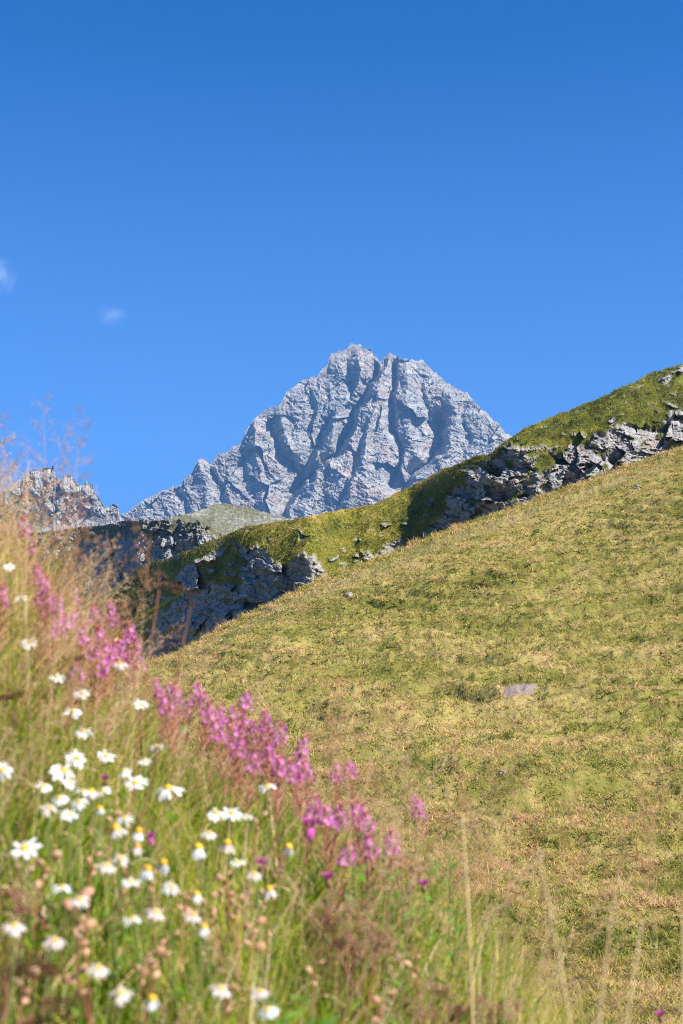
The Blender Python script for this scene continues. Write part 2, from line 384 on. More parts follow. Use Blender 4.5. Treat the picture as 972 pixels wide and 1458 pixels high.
def mt_disp(PX, PY, P0, rock, v):
    wx = PX + 7 * fbm(PX * .03, PY * .03, oct=4, seed=3); wy = PY + 7 * fbm(PX * .03, PY * .03, oct=4, seed=9)
    r = np.zeros(PX.shape)
    for pts, w, a in GULLY:
        q = np.array(pts, float); xl = np.interp(wy, q[:, 1], q[:, 0]); s_ = (wx - xl) / w
        r += a * np.where(s_ < 0, np.clip(1 + s_ / 1.7, 0, 1) ** 1.3, np.clip(1 - s_ / .75, 0, 1)) * sstep(q[0, 1] - 14, q[0, 1] + 10, wy) * sstep(q[-1, 1] + 16, q[-1, 1] - 14, wy)
    for pts, w, a in SPUR:
        d, tt = seg_dist(wx, wy, pts); r -= .7 * a * np.clip(1 - d / w, 0, 1)
    # broken rock: ribs run down the fall line, strata dip to the right
    u1 = (PX + .45 * PY); s1 = (PY - .55 * PX)
    r -= 6 * ridged(u1 * .022, PY * .008, oct=2, seed=21)
    r -= 5 * ridged(wx * .04, wy * .035, oct=4, seed=41, gain=.5)
    r -= 5.5 * ridged((wx + .8 * wy) * .035, (wy - .6 * wx) * .11, oct=4, seed=61, gain=.55)
    r += 24 * facets(wx * .026, wy * .022, 4, 1.8, .25) + 6 * facets(wx * .07, wy * .05, 5, 1.6, .3) + 3.6 * facets((wx + .6 * wy) * .13, wy * .16, 6, 1.5, .5) + 2.3 * facets(wx * .28, wy * .26, 8, 1.5, .6) + .9 * facets(wx * .55, wy * .5, 9, 1.5, .6)
    r += 2.2 * fbm(PX * .4, PY * .4, oct=2, seed=77)
    fade = np.clip((1 - v) * 14, .25, 1)
    P0 = P0.copy(); k = 1 + r * fade / P0[..., 1]
    return P0 * k[..., None]
landform('mountain_peak', MAT_MTN, MT_CREST, 775, 140, 1000, .85, 330, lambda x: np.full(x.shape, 4000.) + 250 * np.abs((x - 520) / 400.) ,
         lambda X, Y, r, v: np.full(X.shape, math.tan(R(50))), None, mt_disp, 5.0, .09, smooth_k=0, flat=True)[0]['label'] = 'grey pyramid shaped rocky peak under the blue sky'

# ---- jagged side ridge on the left
RG_CREST = [(-160,700),(-60,705),(0,702),(20,690),(36,676),(44,671),(50,668),(56,670),(63,664),(70,667),(76,664),(79,678),(86,681),(94,676),(101,675),(104,684),(107,687),(115,690),(124,687),
 (131,689),(134,699),(137,703),(143,714),(147,720),(155,722),(162,717),(167,719),(169,728),(172,735),(180,742),(190,752),(240,770)]
def rg_disp(PX, PY, P0, rock, v):
    wx = PX + 4 * fbm(PX * .05, PY * .05, oct=3, seed=103); wy = PY + 4 * fbm(PX * .05, PY * .05, oct=3, seed=109)
    low = sstep(735, 760, PY + .12 * PX)
    r = -20 * ridged((PX + .5 * PY) * .025, PY * .02, oct=3, seed=121) - 9 * ridged(wx * .06, wy * .06, oct=3, seed=141, gain=.5) + 14 * facets(wx * .07, wy * .06, 16, 1.7, .3) + 7 * facets(wx * .2, wy * .16, 15, 1.3, .7)
    r = .75 * r * (1 - .8 * low) + 2 * fbm(PX * .4, PY * .4, oct=3, seed=8)
    P0 = P0 * (1 + r * np.clip((1 - v) * 10, .3, 1) / P0[..., 1])[..., None]; return P0
landform('jagged_ridge', MAT_RIDGE, RG_CREST, 850, -160, 240, .8, 190, lambda x: np.full(x.shape, 2300.) ,
         lambda X, Y, r, v: np.where(Y < 750, math.tan(R(52)), math.tan(R(34))), None, rg_disp, 3.2, .11, smooth_k=3, flat=True)[0]['label'] = 'jagged grey side ridge on the left with scree below'

# ---- scree mound in front of the peak's foot
MAT_SCREE = mat_scree('scree', .45); MAT_CRAG = mat_scree('crag', .8)
SC_CREST = [(60,800),(180,745),(230,740),(262,733),(285,726),(303,719),(320,717),(340,719),(365,726),(395,733),(420,741),(520,760),(640,790)]
def sc_disp(PX, PY, P0, rock, v):
    P0 = P0.copy(); P0[..., 2] += .7 * fbm(PX * .06, PY * .2, oct=5, seed=201) + .35 * facets(PX * .12, PY * .3, 22, 1, .4); return P0
landform('scree_hill', MAT_SCREE, SC_CREST, 830, 60, 640, 1.0, 80, lambda x: np.full(x.shape, 900.), lambda X, Y, r, v: np.full(X.shape, math.tan(R(30))),
         None, sc_disp, 1.2, .12)[0]['label'] = 'grey green scree mound below the peak'

# ---- rocky shoulder with dark cliffs, left middle distance
SH_CREST = [(-160,770),(60,758),(110,752),(150,748),(175,742),(200,741),(240,741),(280,743),(305,752),(330,775),(360,800),(420,840)]
def sh_mask(X, Y):
    s = poly_sd(X, Y, [(-160,790),(60,785),(140,768),(180,764),(230,768),(262,764),(290,756),(330,780),(380,850),(380,960),(-160,960)])
    m = sstep(-4, 4, s + 6 * fbm(X * .06, Y * .08, oct=4, seed=301)); p = sstep(.12, .3, fbm(X * .09, Y * .16, oct=4, seed=305)) * .8
    return np.clip(np.maximum(m, p), 0, 1)
def sh_disp(PX, PY, P0, rock, v):
    r = (3.0 * facets(PX * .06, PY * .04, 32, 1.6, .6) + 1.1 * facets(PX * .15, PY * .13, 35, 1.5, .6) + .5 * facets(PX * .3, PY * .3, 36, 1.5, .6) - 3.0 * ridged(PX * .03, PY * .012, oct=3, seed=311)) * (.18 + .6 * rock)
    P0 = P0 * (1 + r / P0[..., 1])[..., None]; P0[..., 2] += (1 - rock) * .9 * fbm(PX * .1, PY * .2, oct=4, seed=331); return P0
landform('rocky_shoulder', MAT_CRAG, SH_CREST, 960, -160, 420, .9, 210, lambda x: interp(x, [(-160,560),(120,500),(200,455),(290,440),(420,470)]),
         lambda X, Y, r, v: math.tan(R(26)) * (1 - r) + math.tan(R(72)) * r, sh_mask, sh_disp, 1.6, .1, flat=True)[0]['label'] = 'dark cliff shoulder with sparse grass on top'

# ---- slope crest is needed by the ridge hill behind it
SL_CREST = [(-160,1090),(0,1040),(120,990),(200,952),(218,944),(276,916),(340,882),(388,860),(459,825),(480,817),(560,785),(632,757),(733,721),(834,686),(900,662),(972,637),(1050,610),(1160,574)]
# ---- green ridge hill with rock outcrops
RH_CREST = [(60,960),(110,900),(140,862),(165,838),(185,818),(200,806),(235,796),(262,786),(290,775),(350,751),(400,742),(430,738),(480,728),(520,722),(545,714),(560,705),(600,686),(625,672),
 (650,662),(680,650),(700,646),(712,634),(730,622),(745,612),(765,603),(785,594),(800,589),(850,570),(900,546),(925,533),(940,528),(972,518),(1050,492),(1160,466)]
ROCKS = [[(232,850),(246,822),(266,802),(300,786),(330,776),(362,778),(380,795),(400,806),(432,788),(452,800),(466,826),(340,895),(210,965),(204,915)],
 [(500,806),(528,788),(556,776),(574,768),(580,786),(510,820)],
 [(598,772),(618,738),(636,712),(655,690),(672,668),(690,655),(704,648),(716,640),(724,628),(742,624),(748,640),(770,632),(798,648),(826,626),(862,614),(890,602),(925,612),(950,594),(985,575),(1080,560),(1160,575),(1160,640),(860,690),(620,790)],
 [(922,546),(938,536),(956,529),(968,534),(950,546)]]
TUFT = [[(286,806),(330,782),(350,800),(340,832),(312,838),(284,826)], [(214,838),(250,822),(262,846),(236,872),(212,880)], [(800,632),(820,612),(845,616),(836,634)], [(752,650),(775,640),(790,662),(770,675)], [(385,775),(430,770),(425,786),(400,792)]]
def rh_mask(X, Y):
    n = 9 * fbm(X * .035, Y * .05, oct=5, seed=401) + 5 * fbm(X * .16, Y * .2, oct=3, seed=405)
    m = np.zeros(X.shape)
    for p in ROCKS: m = np.maximum(m, sstep(-2, 2, poly_sd(X, Y, p) + n - 2))
    for p in TUFT: m = m * (1 - .95 * sstep(-2, 2, poly_sd(X, Y, p) + n))
    spots = sstep(.34, .42, fbm(X * .05, Y * .12, oct=5, seed=421)) * sstep(-60, -5, np.max([poly_sd(X, Y, p) for p in ROCKS], 0)) * .9
    ledge = sstep(.22, .40, fbm(X * .055 + Y * .03, Y * .10, oct=4, seed=431))
    return np.clip(np.maximum(m * (1 - .85 * ledge), spots), 0, 1)
def rh_disp(PX, PY, P0, rock, v):
    wx = PX + 5 * fbm(PX * .05, PY * .05, oct=3, seed=441); wy = PY + 5 * fbm(PX * .05, PY * .05, oct=3, seed=445)
    sx = wx + .5 * wy; sy = wy - .35 * wx
    r = 1.8 * facets(sx * .019, sy * .034, 52, 2.0, .3) + .42 * facets(sx * .042, sy * .075, 55, 2.0, .3) + .15 * facets(sx * .14, sy * .24, 58, 1.8, .5)
    r += .28 * cracks(sx * .042, sy * .075, 55, .07) + 0 * cracks(sx * .17, sy * .24, 58, .16) + .25 * cracks(sx * .019, sy * .034, 52, .03)
    r -= .9 * ridged(sx * .016, sy * .02, oct=3, seed=461) - .10 * fbm(sx * .2, sy * .6, oct=3, seed=465)
    rk = smooth(rock, 1); edge = smooth(rock, 4)
    r = (r + .2) * rk - .5 * (edge * (1 - edge)) * 4 * .6
    P0 = P0 * (1 + r * np.clip((1 - v) * 12, .15, 1) / P0[..., 1])[..., None]
    X, Y = P0[..., 0], P0[..., 1]
    g = (1 - rk)
    P0[..., 2] += g * (.5 * fbm(X * .25, Y * .25, oct=4, seed=471) + .28 * ridged(X * .55, Y * .5, oct=3, seed=475) + .12 * fbm(X * 2.2, Y * 1.6, oct=2, seed=479)) * np.clip((1 - v) * 14, .35, 1)
    return P0
def rh_attr(PX, PY, P0, rock):
    d = .5 + .35 * fbm(PX * .02, PY * .04, oct=3, seed=481)
    d += .30 * sstep(20, 0, PY - interp(PX, RH_CREST)) * (PX < 640) - .22 * sstep(760, 860, PX); return {'dry': np.clip(d, 0, 1)}
ridge_hill, RHV, RPX, RPY, _ = landform('ridge_hill', mat_ridge_hill(), RH_CREST, lambda x: interp(x, SL_CREST) + 14, 60, 1160, 1.0, 190,
  lambda x: interp(x, [(60,225),(140,208),(200,198),(260,187),(330,176),(400,168),(448,164),(470,176),(500,183),(560,187),(610,185),(645,181),(690,177),(760,173),(860,175),(972,182),(1160,196)]),
  lambda X, Y, r, v: (math.tan(R(27)) + .12 * sstep(720, 900, X)) * (1 - r) + math.tan(R(66)) * r, rh_mask, rh_disp, 1.6, .08, smooth_k=8, flat=True, ksm=16, attrs_fn=rh_attr)
ridge_hill['label'] = 'green ridge with grey rock outcrops climbing to the right'

# ---- the pasture slope opposite
def sl_depth_rows(px):
    return interp(px, [(-160,13.),(300,13.),(972,12.5),(1160,12.)])
SL_ROW = [(1640,10.2),(1458,13.5),(1330,17.),(1200,22.),(1110,27.5),(1060,31.5),(1013,36.5),(960,43.),(900,50.),(800,60.),(700,69.),(600,78.)]
SU, SV = 2.0, 760
spx = np.arange(-200, 1201, SU); scy = interp(spx, SL_CREST) + 2.2 * fbm(spx * .05, spx * 0, oct=5, seed=3, gain=.6)
vv = np.linspace(0, 1, SV); SPY = 1640 + (scy[:, None] - 1640) * vv[None] ** .9; SPX = np.repeat(spx[:, None], SV, 1)
_t = np.arange(400., 1800.); _d = interp(_t, SL_ROW); _w = np.exp(-.5 * (np.arange(-90, 91) / 30.) ** 2); _d = np.convolve(np.pad(_d, 90, 'edge'), _w / _w.sum(), 'valid')
sd = np.interp(SPY, _t, _d) * (1 + .10 * (486 - SPX) / 486. * sstep(1100, 900, SPY))
sd *= 1 + .16 * sstep(30, 0, SPY - scy[:, None]) ** 2
SP0 = P(SPX, SPY, sd); X, Y = SP0[..., 0], SP0[..., 1]
tnh = lambda q: np.tanh(2.2 * np.sin(q))
def slope_relief(X, Y, Z):
    t = Z * 1.0 + .6 * fbm(X * .12, Y * .12, oct=3, seed=501)
    ter = .19 * tnh(t * 13.0 + 2 * fbm(X * .2, Y * .2, oct=3, seed=509))
    return .10 * ridged(X * 1.3, Y * 1.9, oct=2, seed=535) - .05 + .30 * fbm(X * .11, Y * .16, oct=3, seed=511) + ter * sstep(-.4, .2, fbm(X * .09, Y * .2, oct=3, seed=515)) + .13 * fbm(X * .7, Y * 1.0, oct=3, seed=521) + .06 * fbm(X * 2.6, Y * 3.0, oct=2, seed=531)
SP0[..., 2] += slope_relief(X, Y, SP0[..., 2]) * np.clip((1 - vv)[None] * 12, .3, 1)
band = np.exp(-((SPY - interp(SPX, [(430,1010),(600,1035),(780,1060),(972,1085),(1160,1110)])) / 26.) ** 2) * sstep(380, 520, SPX)
dry = np.clip(.63 + .13 * band + .24 * fbm(SPX * .02, SPY * .05, oct=5, seed=541, gain=.65) + .12 * sstep(60, 0, SPY - scy[:, None]), 0, 1)
bare = sstep(-2, 3, poly_sd(SPX, SPY, [(713,988),(722,982),(750,980),(764,990),(760,1000),(716,1000)]) + 3 * fbm(SPX * .15, SPY * .3, oct=3, seed=551))
bare = np.maximum(bare, .7 * sstep(-2, 3, poly_sd(SPX, SPY, [(650,1108),(680,1110),(690,1120),(668,1122)]) + 3 * fbm(SPX * .15, SPY * .3, oct=3, seed=552)))
rows = [SP0]; last = SP0[:, -1:]
for (b1, b2) in ((.01, -.001), (.04, -.008), (.12, -.05), (.5, -.22), (1.2, -.5)):
    q = last.copy(); q[..., :2] *= 1 + b1; q[..., 2] = np.maximum(q[..., 2] + b2 * last[..., 1], -19); rows.append(q)
SVV = np.concatenate(rows, 1); ex = lambda a: np.concatenate([a, np.repeat(a[:, -1:], 5, 1)], 1)
struct(mesh_obj('pasture_slope', SVV, grid_faces(len(spx), SV + 5), mat_slope(), attrs={'dry': ex(dry), 'bare': ex(bare)}), 'grazed dry pasture slope rising to the right')

# ---- valley floor reaching the horizon
m, t, o_ = new_mat('valley_ground'); b_ = tnoise(t, coords(t), .05, 8, .7)
bsdf(t, o_, ramp(t, b_, ((.3, (.07, .08, .03)), (.7, (.2, .17, .08)))), .95, b_, .5, .5)
gx = np.linspace(-1, 1, 121); GX, GY = np.meshgrid(np.sign(gx) * np.abs(gx) ** 2.2 * 6500, np.sign(gx) * np.abs(gx) ** 2.2 * 6500, indexing='ij')
GZ = -9 + 1.5 * fbm(GX * .01, GY * .01, oct=3, seed=601) - .004 * np.hypot(GX, GY) * (np.hypot(GX, GY) < 2000)
struct(mesh_obj('ground', np.stack([GX, GY, GZ], -1), grid_faces(121, 121), m), 'grassy valley ground')

# ---- flower bank under the meadow plants
BZ = [(-4.0,2.3),(-3.0,1.75),(-1.5,.80),(-.84,.17),(-.49,-.24),(-.1,-.42),(.2,-.60),(.5,-.88),(.85,-1.25),(2.0,-2.0),(5.0,-3.0)]
def bank_z(x, y):
    x = np.asarray(x, float); y = np.asarray(y, float)
    yb = 3.5
    z = interp(x, BZ) + .18 * (np.minimum(y, yb) - yb) - .30 * np.maximum(y - yb, 0) ** 1.25 * (.6 + .1 * np.clip(-x, 0, 3))
    return z + .035 * fbm(x * 1.7, y * 1.7, oct=3, seed=701)
bx = np.linspace(-4.0, 5.0, 181); by = np.linspace(-3.0, 11.5, 220); BX, BY = np.meshgrid(bx, by, indexing='ij')
BZZ = smooth(bank_z(BX, BY), 2)
m, t, o_ = new_mat('bank_soil'); b_ = tnoise(t, coords(t), 14, 8, .7)
bsdf(t, o_, ramp(t, b_, ((.3, (.045, .06, .015)), (.55, (.09, .12, .03)), (.75, (.22, .17, .08)))), .95, b_, .6, .02)
struct(mesh_obj('flower_bank', np.stack([BX, BY, BZZ], -1), grid_faces(181, 220), m), 'steep bank of soil beneath the wild flowers')

# ---- the air: far things fade to blue
m = bpy.data.materials.new('haze_air'); m.use_nodes = True; t = m.node_tree; t.nodes.clear()
o_ = t.nodes.new('ShaderNodeOutputMaterial'); pv = t.nodes.new('ShaderNodeVolumePrincipled')
pv.inputs['Color'].default_value = (.20, .50, 1.0, 1); pv.inputs['Density'].default_value = HAZE; pv.inputs['Anisotropy'].default_value = 0.0
t.links.new(pv.outputs[0], o_.inputs['Volume'])
hv = np.array([(x, y, z) for x in (-7000, 7000) for y in (-7000, 7000) for z in (-24, 1330)], float)
struct(mesh_obj('haze', hv, [(0, 1, 3, 2), (4, 6, 7, 5), (0, 4, 5, 1), (2, 3, 7, 6), (0, 2, 6, 4), (1, 5, 7, 3)], m, smooth_shade=False), 'thin blue haze in the mountain air', 'stuff')
#@@PLANTS

# ================================================================== PLANTS
def surf_sample(n, W, px_rng, py_rng, keep=None):
    """random points on a landform grid W (nu, nv, 3), jittered between grid points"""
    i = RNG.uniform(px_rng[0], px_rng[1], n); j = RNG.uniform(py_rng[0], py_rng[1], n)
    a, b = np.floor(i).astype(int), np.floor(j).astype(int); fa, fb = (i - a)[:, None], (j - b)[:, None]
    return (W[a, b] * (1 - fa) * (1 - fb) + W[a + 1, b] * fa * (1 - fb) + W[a, b + 1] * (1 - fa) * fb + W[a + 1, b + 1] * fa * fb), a, b
def blades(base, L, wid, lean, bend, az, rnd, segs=3, face=None):
    """curved tapering grass blades, all in one array"""
    n = len(base); t = np.linspace(0, 1, segs + 1)[None, :, None]
    h = np.stack([np.cos(az), np.sin(az), 0 * az], -1)[:, None]; up = np.array([0, 0, 1.])[None, None]
    L_, le, be = L[:, None, None], lean[:, None, None], bend[:, None, None]
    c = base[:, None] + up * L_ * (t * np.cos(le) - .35 * be * t ** 2) + h * L_ * (t * np.sin(le) + be * t ** 2 * .8)
    fa = RNG.uniform(0, np.pi, n) if face is None else face
    s = np.stack([np.cos(fa), np.sin(fa), 0 * fa], -1)[:, None] * (wid[:, None, None] * .5) * (1 - .93 * t ** 1.5)
    V = np.stack([c - s, c + s], 2).reshape(n, -1, 3)
    k = np.arange(segs)[:, None] * 2; f = np.concatenate([k, k + 1, k + 3, k + 2], 1)
    F = (np.arange(n) * (2 * (segs + 1)))[:, None, None] + f[None]
    return V.reshape(-1, 3), F.reshape(-1, 4), np.repeat(rnd, 2 * (segs + 1))
def stuff(o, label, cat):
    o['kind'] = 'stuff'; o['label'] = label; o['category'] = cat; return o
def proj(p):
    y = p[..., 1] * CP + p[..., 2] * SP; z = p[..., 2] * CP - p[..., 1] * SP
    return 486 + FPX * p[..., 0] / y, 729 - FPX * z / y

# ---- turf on the pasture slope
NT = 120000
base, ia, ib = surf_sample(NT, SP0, (40, len(spx) - 60), (50, SV - 1.01))
e_ = surf_sample(6000, SP0, (40, len(spx) - 60), (SV - 11, SV - 1.01)); base, ia, ib = np.concatenate([base, e_[0]]), np.concatenate([ia, e_[1]]), np.concatenate([ib, e_[2]])
dist = base[:, 1]; dr = dry[ia, ib]; keep = (bare[ia, ib] < .3); base, dist, dr = base[keep], dist[keep], dr[keep]
patch = fbm(base[:, 0] * .9, base[:, 1] * .9, oct=4, seed=811); big = fbm(base[:, 0] * .12, base[:, 1] * .2, oct=3, seed=815)
nb = 7; T = len(base)
B = np.repeat(base, nb, 0); D = np.repeat(dist, nb); n = len(B)
cl_ = sstep(-.25, .45, fbm(base[:, 0] * 2.2, base[:, 1] * 3.4, oct=3, seed=819)); edge = sstep(SV - 16, SV - 4, ib[keep])
tuft_h = np.repeat(np.clip((.045 + .075 * cl_ + .03 * patch + .02 * RNG.normal(size=T)) * (1 + 1.2 * edge * RNG.uniform(0, 1, T)), .02, .30), nb)
B[:, :2] += RNG.normal(size=(n, 2)) * (.03 + .0011 * D)[:, None]
step_shade = tnh((base[:, 2] + .6 * fbm(base[:, 0] * .12, base[:, 1] * .12, oct=3, seed=501)) * 13.0 + 2 * fbm(base[:, 0] * .2, base[:, 1] * .2, oct=3, seed=509) + .6)  # shading lines of the terrace steps, put into the tuft colour below
tone = np.clip(  .13 - .16 * np.repeat(step_shade, nb) + .58 * np.repeat(dr, nb) + .10 * np.repeat(cl_, nb) + .36 * np.repeat(patch, nb) + .12 * np.repeat(big, nb) + .11 * RNG.normal(size=n) + np.repeat(.10 * RNG.normal(size=T), nb), 0, 1)
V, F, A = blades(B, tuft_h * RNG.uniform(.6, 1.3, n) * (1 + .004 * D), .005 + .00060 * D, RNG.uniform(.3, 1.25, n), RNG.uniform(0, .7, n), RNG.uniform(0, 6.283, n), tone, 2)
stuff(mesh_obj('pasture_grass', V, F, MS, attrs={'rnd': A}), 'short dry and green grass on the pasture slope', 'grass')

# ---- turf on the green ridge
base, ia, ib = surf_sample(52000, RHV[:, :190], (20, RHV.shape[0] - 3), (2, 188.9))
rk = smooth(rh_mask(RPX, RPY), 1)[ia, ib]; keep = rk < .35; base, ia, ib = base[keep], ia[keep], ib[keep]
T = len(base); nb = 6; B = np.repeat(base, nb, 0); n = len(B); patch = fbm(base[:, 0] * .35, base[:, 1] * .35, oct=4, seed=831)
rdry = rh_attr(RPX, RPY, None, None)['dry'][ia, ib]
B[:, :2] += RNG.normal(size=(n, 2)) * .16
tone = np.clip(.08 + .62 * np.repeat(rdry, nb) + .35 * np.repeat(patch, nb) + .12 * RNG.normal(size=n), 0, 1)
V, F, A = blades(B, RNG.uniform(.10, .30, n), np.full(n, .07), RNG.uniform(.2, 1.2, n), RNG.uniform(0, .7, n), RNG.uniform(0, 6.283, n), tone, 2)
stuff(mesh_obj('ridge_grass', V, F, MR, attrs={'rnd': A}), 'mossy green tussock grass on the rocky ridge', 'grass')

# ---- tall meadow grass on the bank
def bank_points(n, x0=-2.0, x1=2.4, y0=.75, y1=5.2, dens=None):
    x = RNG.uniform(x0, x1, n); y = RNG.uniform(y0, y1, n)
    if dens is not None:
        k = RNG.uniform(0, 1, n) < dens(x, y); x, y = x[k], y[k]
    return np.stack([x, y, bank_z(x, y)], -1)
base = bank_points(8200); px_, py_ = proj(base)
T = len(base); nb = 15; B = np.repeat(base, nb, 0); n = len(B)
patch = fbm(base[:, 0] * 2.2, base[:, 1] * 2.2, oct=3, seed=841)
dryb = .37 + .34 * sstep(1180, 900, py_) + .10 * sstep(2.2, 3.4, base[:, 1]) + .30 * patch + .10 * sstep(450, 800, px_)
hh = (1 + .25 * sstep(250, 0, px_) * sstep(2.2, 3, base[:, 1])) * np.clip(.20 + .05 * patch + .03 * RNG.normal(size=T), .08, .36) * (1 - .35 * sstep(.3, 1.2, base[:, 0])) * (1 - .25 * sstep(2.6, 1.2, base[:, 1]))
B[:, :2] += RNG.normal(size=(n, 2)) * .022
tone = np.clip(np.repeat(dryb, nb) + .25 * RNG.normal(size=n), 0, 1)
az = RNG.uniform(0, 6.283, n)
V, F, A = blades(B, np.repeat(hh, nb) * RNG.uniform(.55, 1.5, n), RNG.uniform(.0025, .0062, n), RNG.uniform(.03, .6, n), RNG.uniform(0, .65, n), az, tone, 4)
stuff(mesh_obj('meadow_grass', V, F, MG, attrs={'rnd': A}), 'tall green and straw coloured meadow grass on the bank', 'grass')
base = bank_points(3000, -1.6, 1.2, 1.0, 3.9); n = len(base)
L_ = RNG.uniform(.16, .36, n); qx, qy = proj(base + np.stack([0 * L_, 0 * L_, L_], -1)); k_ = (base[:, 1] > 1.3) & (qy > 760 + .35 * qx); base, L_ = base[k_], L_[k_]; n = len(base)
V, F, A = blades(base, L_, RNG.uniform(.003, .0075, n), RNG.uniform(.03, .6, n), RNG.uniform(0, .6, n), RNG.uniform(0, 6.283, n), RNG.uniform(.45, 1, n), 5)
stuff(mesh_obj('straw_blades', V, F, MD, attrs={'rnd': A}), 'broad dry straw blades crossing the green grass', 'grass')
# low leafy herbs between the grass
base = bank_points(5200); T = len(base); nb = 5; B = np.repeat(base, nb, 0); n = len(B)
B[:, 2] += np.repeat(RNG.uniform(.0, .16, T), nb); B[:, :2] += RNG.normal(size=(n, 2)) * .012
V, F, A = blades(B, RNG.uniform(.03, .07, n), RNG.uniform(.010, .02, n), RNG.uniform(.5, 1.3, n), RNG.uniform(0, .4, n), RNG.uniform(0, 6.283, n), np.clip(.2 + .17 * RNG.normal(size=n), 0, .7), 3)
stuff(mesh_obj('herb_leaves', V, F, MG, attrs={'rnd': A}), 'low leafy green herbs between the meadow grass', 'ground cover')

# ---- mesh builder for single plants
class MB:
    def __init__(s): s.v = []; s.f = []; s.n = 0
    def add(s, v, f):
        s.v.append(np.asarray(v, float)); s.f += [tuple(int(i) + s.n for i in q) for q in f]; s.n += len(v)
    def tube(s, pts, r, k=5):
        pts = [Vector(p) for p in pts]; vs_ = []; f = []; m_ = len(pts)
        for i, p in enumerate(pts):
            d = (pts[min(i + 1, m_ - 1)] - pts[max(i - 1, 0)]).normalized(); a = d.orthogonal().normalized(); b = d.cross(a)
            rr = r[i] if hasattr(r, '__len__') else r
            for j in range(k):
                t_ = j * 2 * math.pi / k; vs_.append(p + (a * math.cos(t_) + b * math.sin(t_)) * rr)
        for i in range(m_ - 1):
            for j in range(k): f.append((i * k + j, i * k + (j + 1) % k, (i + 1) * k + (j + 1) % k, (i + 1) * k + j))
        s.add(vs_, f)
    def ell(s, c, rx, ry, rz, rot=None, k=7, m_=5, bump=0):
        vs_ = []; f = []
        for i in range(m_ + 1):
            ph = math.pi * i / m_
            for j in range(k):
                th = j * 2 * math.pi / k; q = 1 + bump * random.uniform(-1, 1)
                v = Vector((rx * math.sin(ph) * math.cos(th) * q, ry * math.sin(ph) * math.sin(th) * q, rz * math.cos(ph) * q))
                if rot is not None: v = rot @ v
                vs_.append(v + Vector(c))
        for i in range(m_):
            for j in range(k): f.append((i * k + j, i * k + (j + 1) % k, (i + 1) * k + (j + 1) % k, (i + 1) * k + j))
        s.add(vs_, f)
    def leaf(s, p, d, n_, L, w, curl=.3, segs=4, shape=.5):
        """a pointed leaf or petal from p along d, lying square to n_, drooping by curl"""
        p, d, n_ = Vector(p), Vector(d).normalized(), Vector(n_).normalized(); sd_ = d.cross(n_).normalized(); vs_ = []; f = []
        for i in range(segs + 1):
            t_ = i / segs; ww = w * .5 * max(.12, math.sin(math.pi * min(1, (t_ * (1 - shape * .25) + .10 * (1 - t_)))) ** .7) if shape < 2 else w * .5 * (.45 + .65 * t_ if t_ < .85 else .7)
            c = p + d * L * t_ - n_ * L * curl * t_ * t_
            vs_ += [c - sd_ * ww + n_ * ww * .25, c, c + sd_ * ww + n_ * ww * .25]
        for i in range(segs):
            a = i * 3; f += [(a, a + 1, a + 4, a + 3), (a + 1, a + 2, a + 5, a + 4)]
        s.add(vs_, f)
    def mesh(s, name, mat):
        me = bpy.data.meshes.new(name); me.from_pydata(np.concatenate(s.v).tolist(), [], s.f)
        me.polygons.foreach_set('use_smooth', np.ones(len(me.polygons), bool)); me.materials.append(mat); me.update(); return me
def inst(name, me, parent, M_=None):
    o = bpy.data.objects.new(name, me); COL.objects.link(o); o.parent = parent
    if M_ is not None: o.matrix_local = M_
    return o
def frame(p, z, s=1.0, spin=None):
    z = Vector(z).normalized(); q = z.to_track_quat('Z', 'Y').to_matrix().to_4x4()
    return Matrix.Translation(Vector(p)) @ q @ Matrix.Rotation(random.uniform(0, 6.28) if spin is None else spin, 4, 'Z') @ Matrix.Scale(s, 4)
def locate(px, py, h0, w=None, wm=None, lo=1.05, hi=4.2):
    """how far off a plant of height h0 whose head shows at (px, py) must stand on the bank"""
    d = np.linspace(lo, hi, 200); p = P(np.full(200, float(px)), np.full(200, float(py)), d); h = p[:, 2] - bank_z(p[:, 0], p[:, 1])
    e = np.abs(h - h0) / .10
    if w: e = e + .5 * np.abs(np.log(w * d / FPX / wm)) / .2
    e = e + 10 * (h < .12); i = int(np.argmin(e)); return Vector(p[i]), float(h[i]), float(d[i])
def curve(h, lean, n=7):
    """a bending stem from the origin up to (lean.x, lean.y, h)"""
    return [Vector((lean[0] * (i / n) ** 1.6, lean[1] * (i / n) ** 1.6, h * i / n)) for i in range(n + 1)]
def root_at(head, h, lean):
    x, y = head.x - lean[0], head.y - lean[1]; z = float(bank_z(x, y)) - .01; return Vector((x, y, z)), head.z - z
ORD = ['', 'second', 'third', 'fourth', 'fifth', 'sixth', 'seventh', 'eighth', 'ninth', 'tenth']
NUM = ['', 'one', 'two', 'three', 'four', 'five', 'six', 'seven', 'eight', 'nine', 'ten']
def ordinal(i, n):
    return 'leftmost' if i == 0 else 'rightmost' if i == n - 1 else ORD[i] + ' from left'
def clusters(cl):
    """(what, where, [(px, py, ...)]) -> entries with a label that counts from the left within the cluster"""
    for what, plural, where, mem in cl:
        mem = sorted(mem)
        for i, e in enumerate(mem):
            yield (what + ' ' + where if len(mem) == 1 else f'{what}, {ordinal(i, len(mem))} of {NUM[len(mem)]} {where}', e)

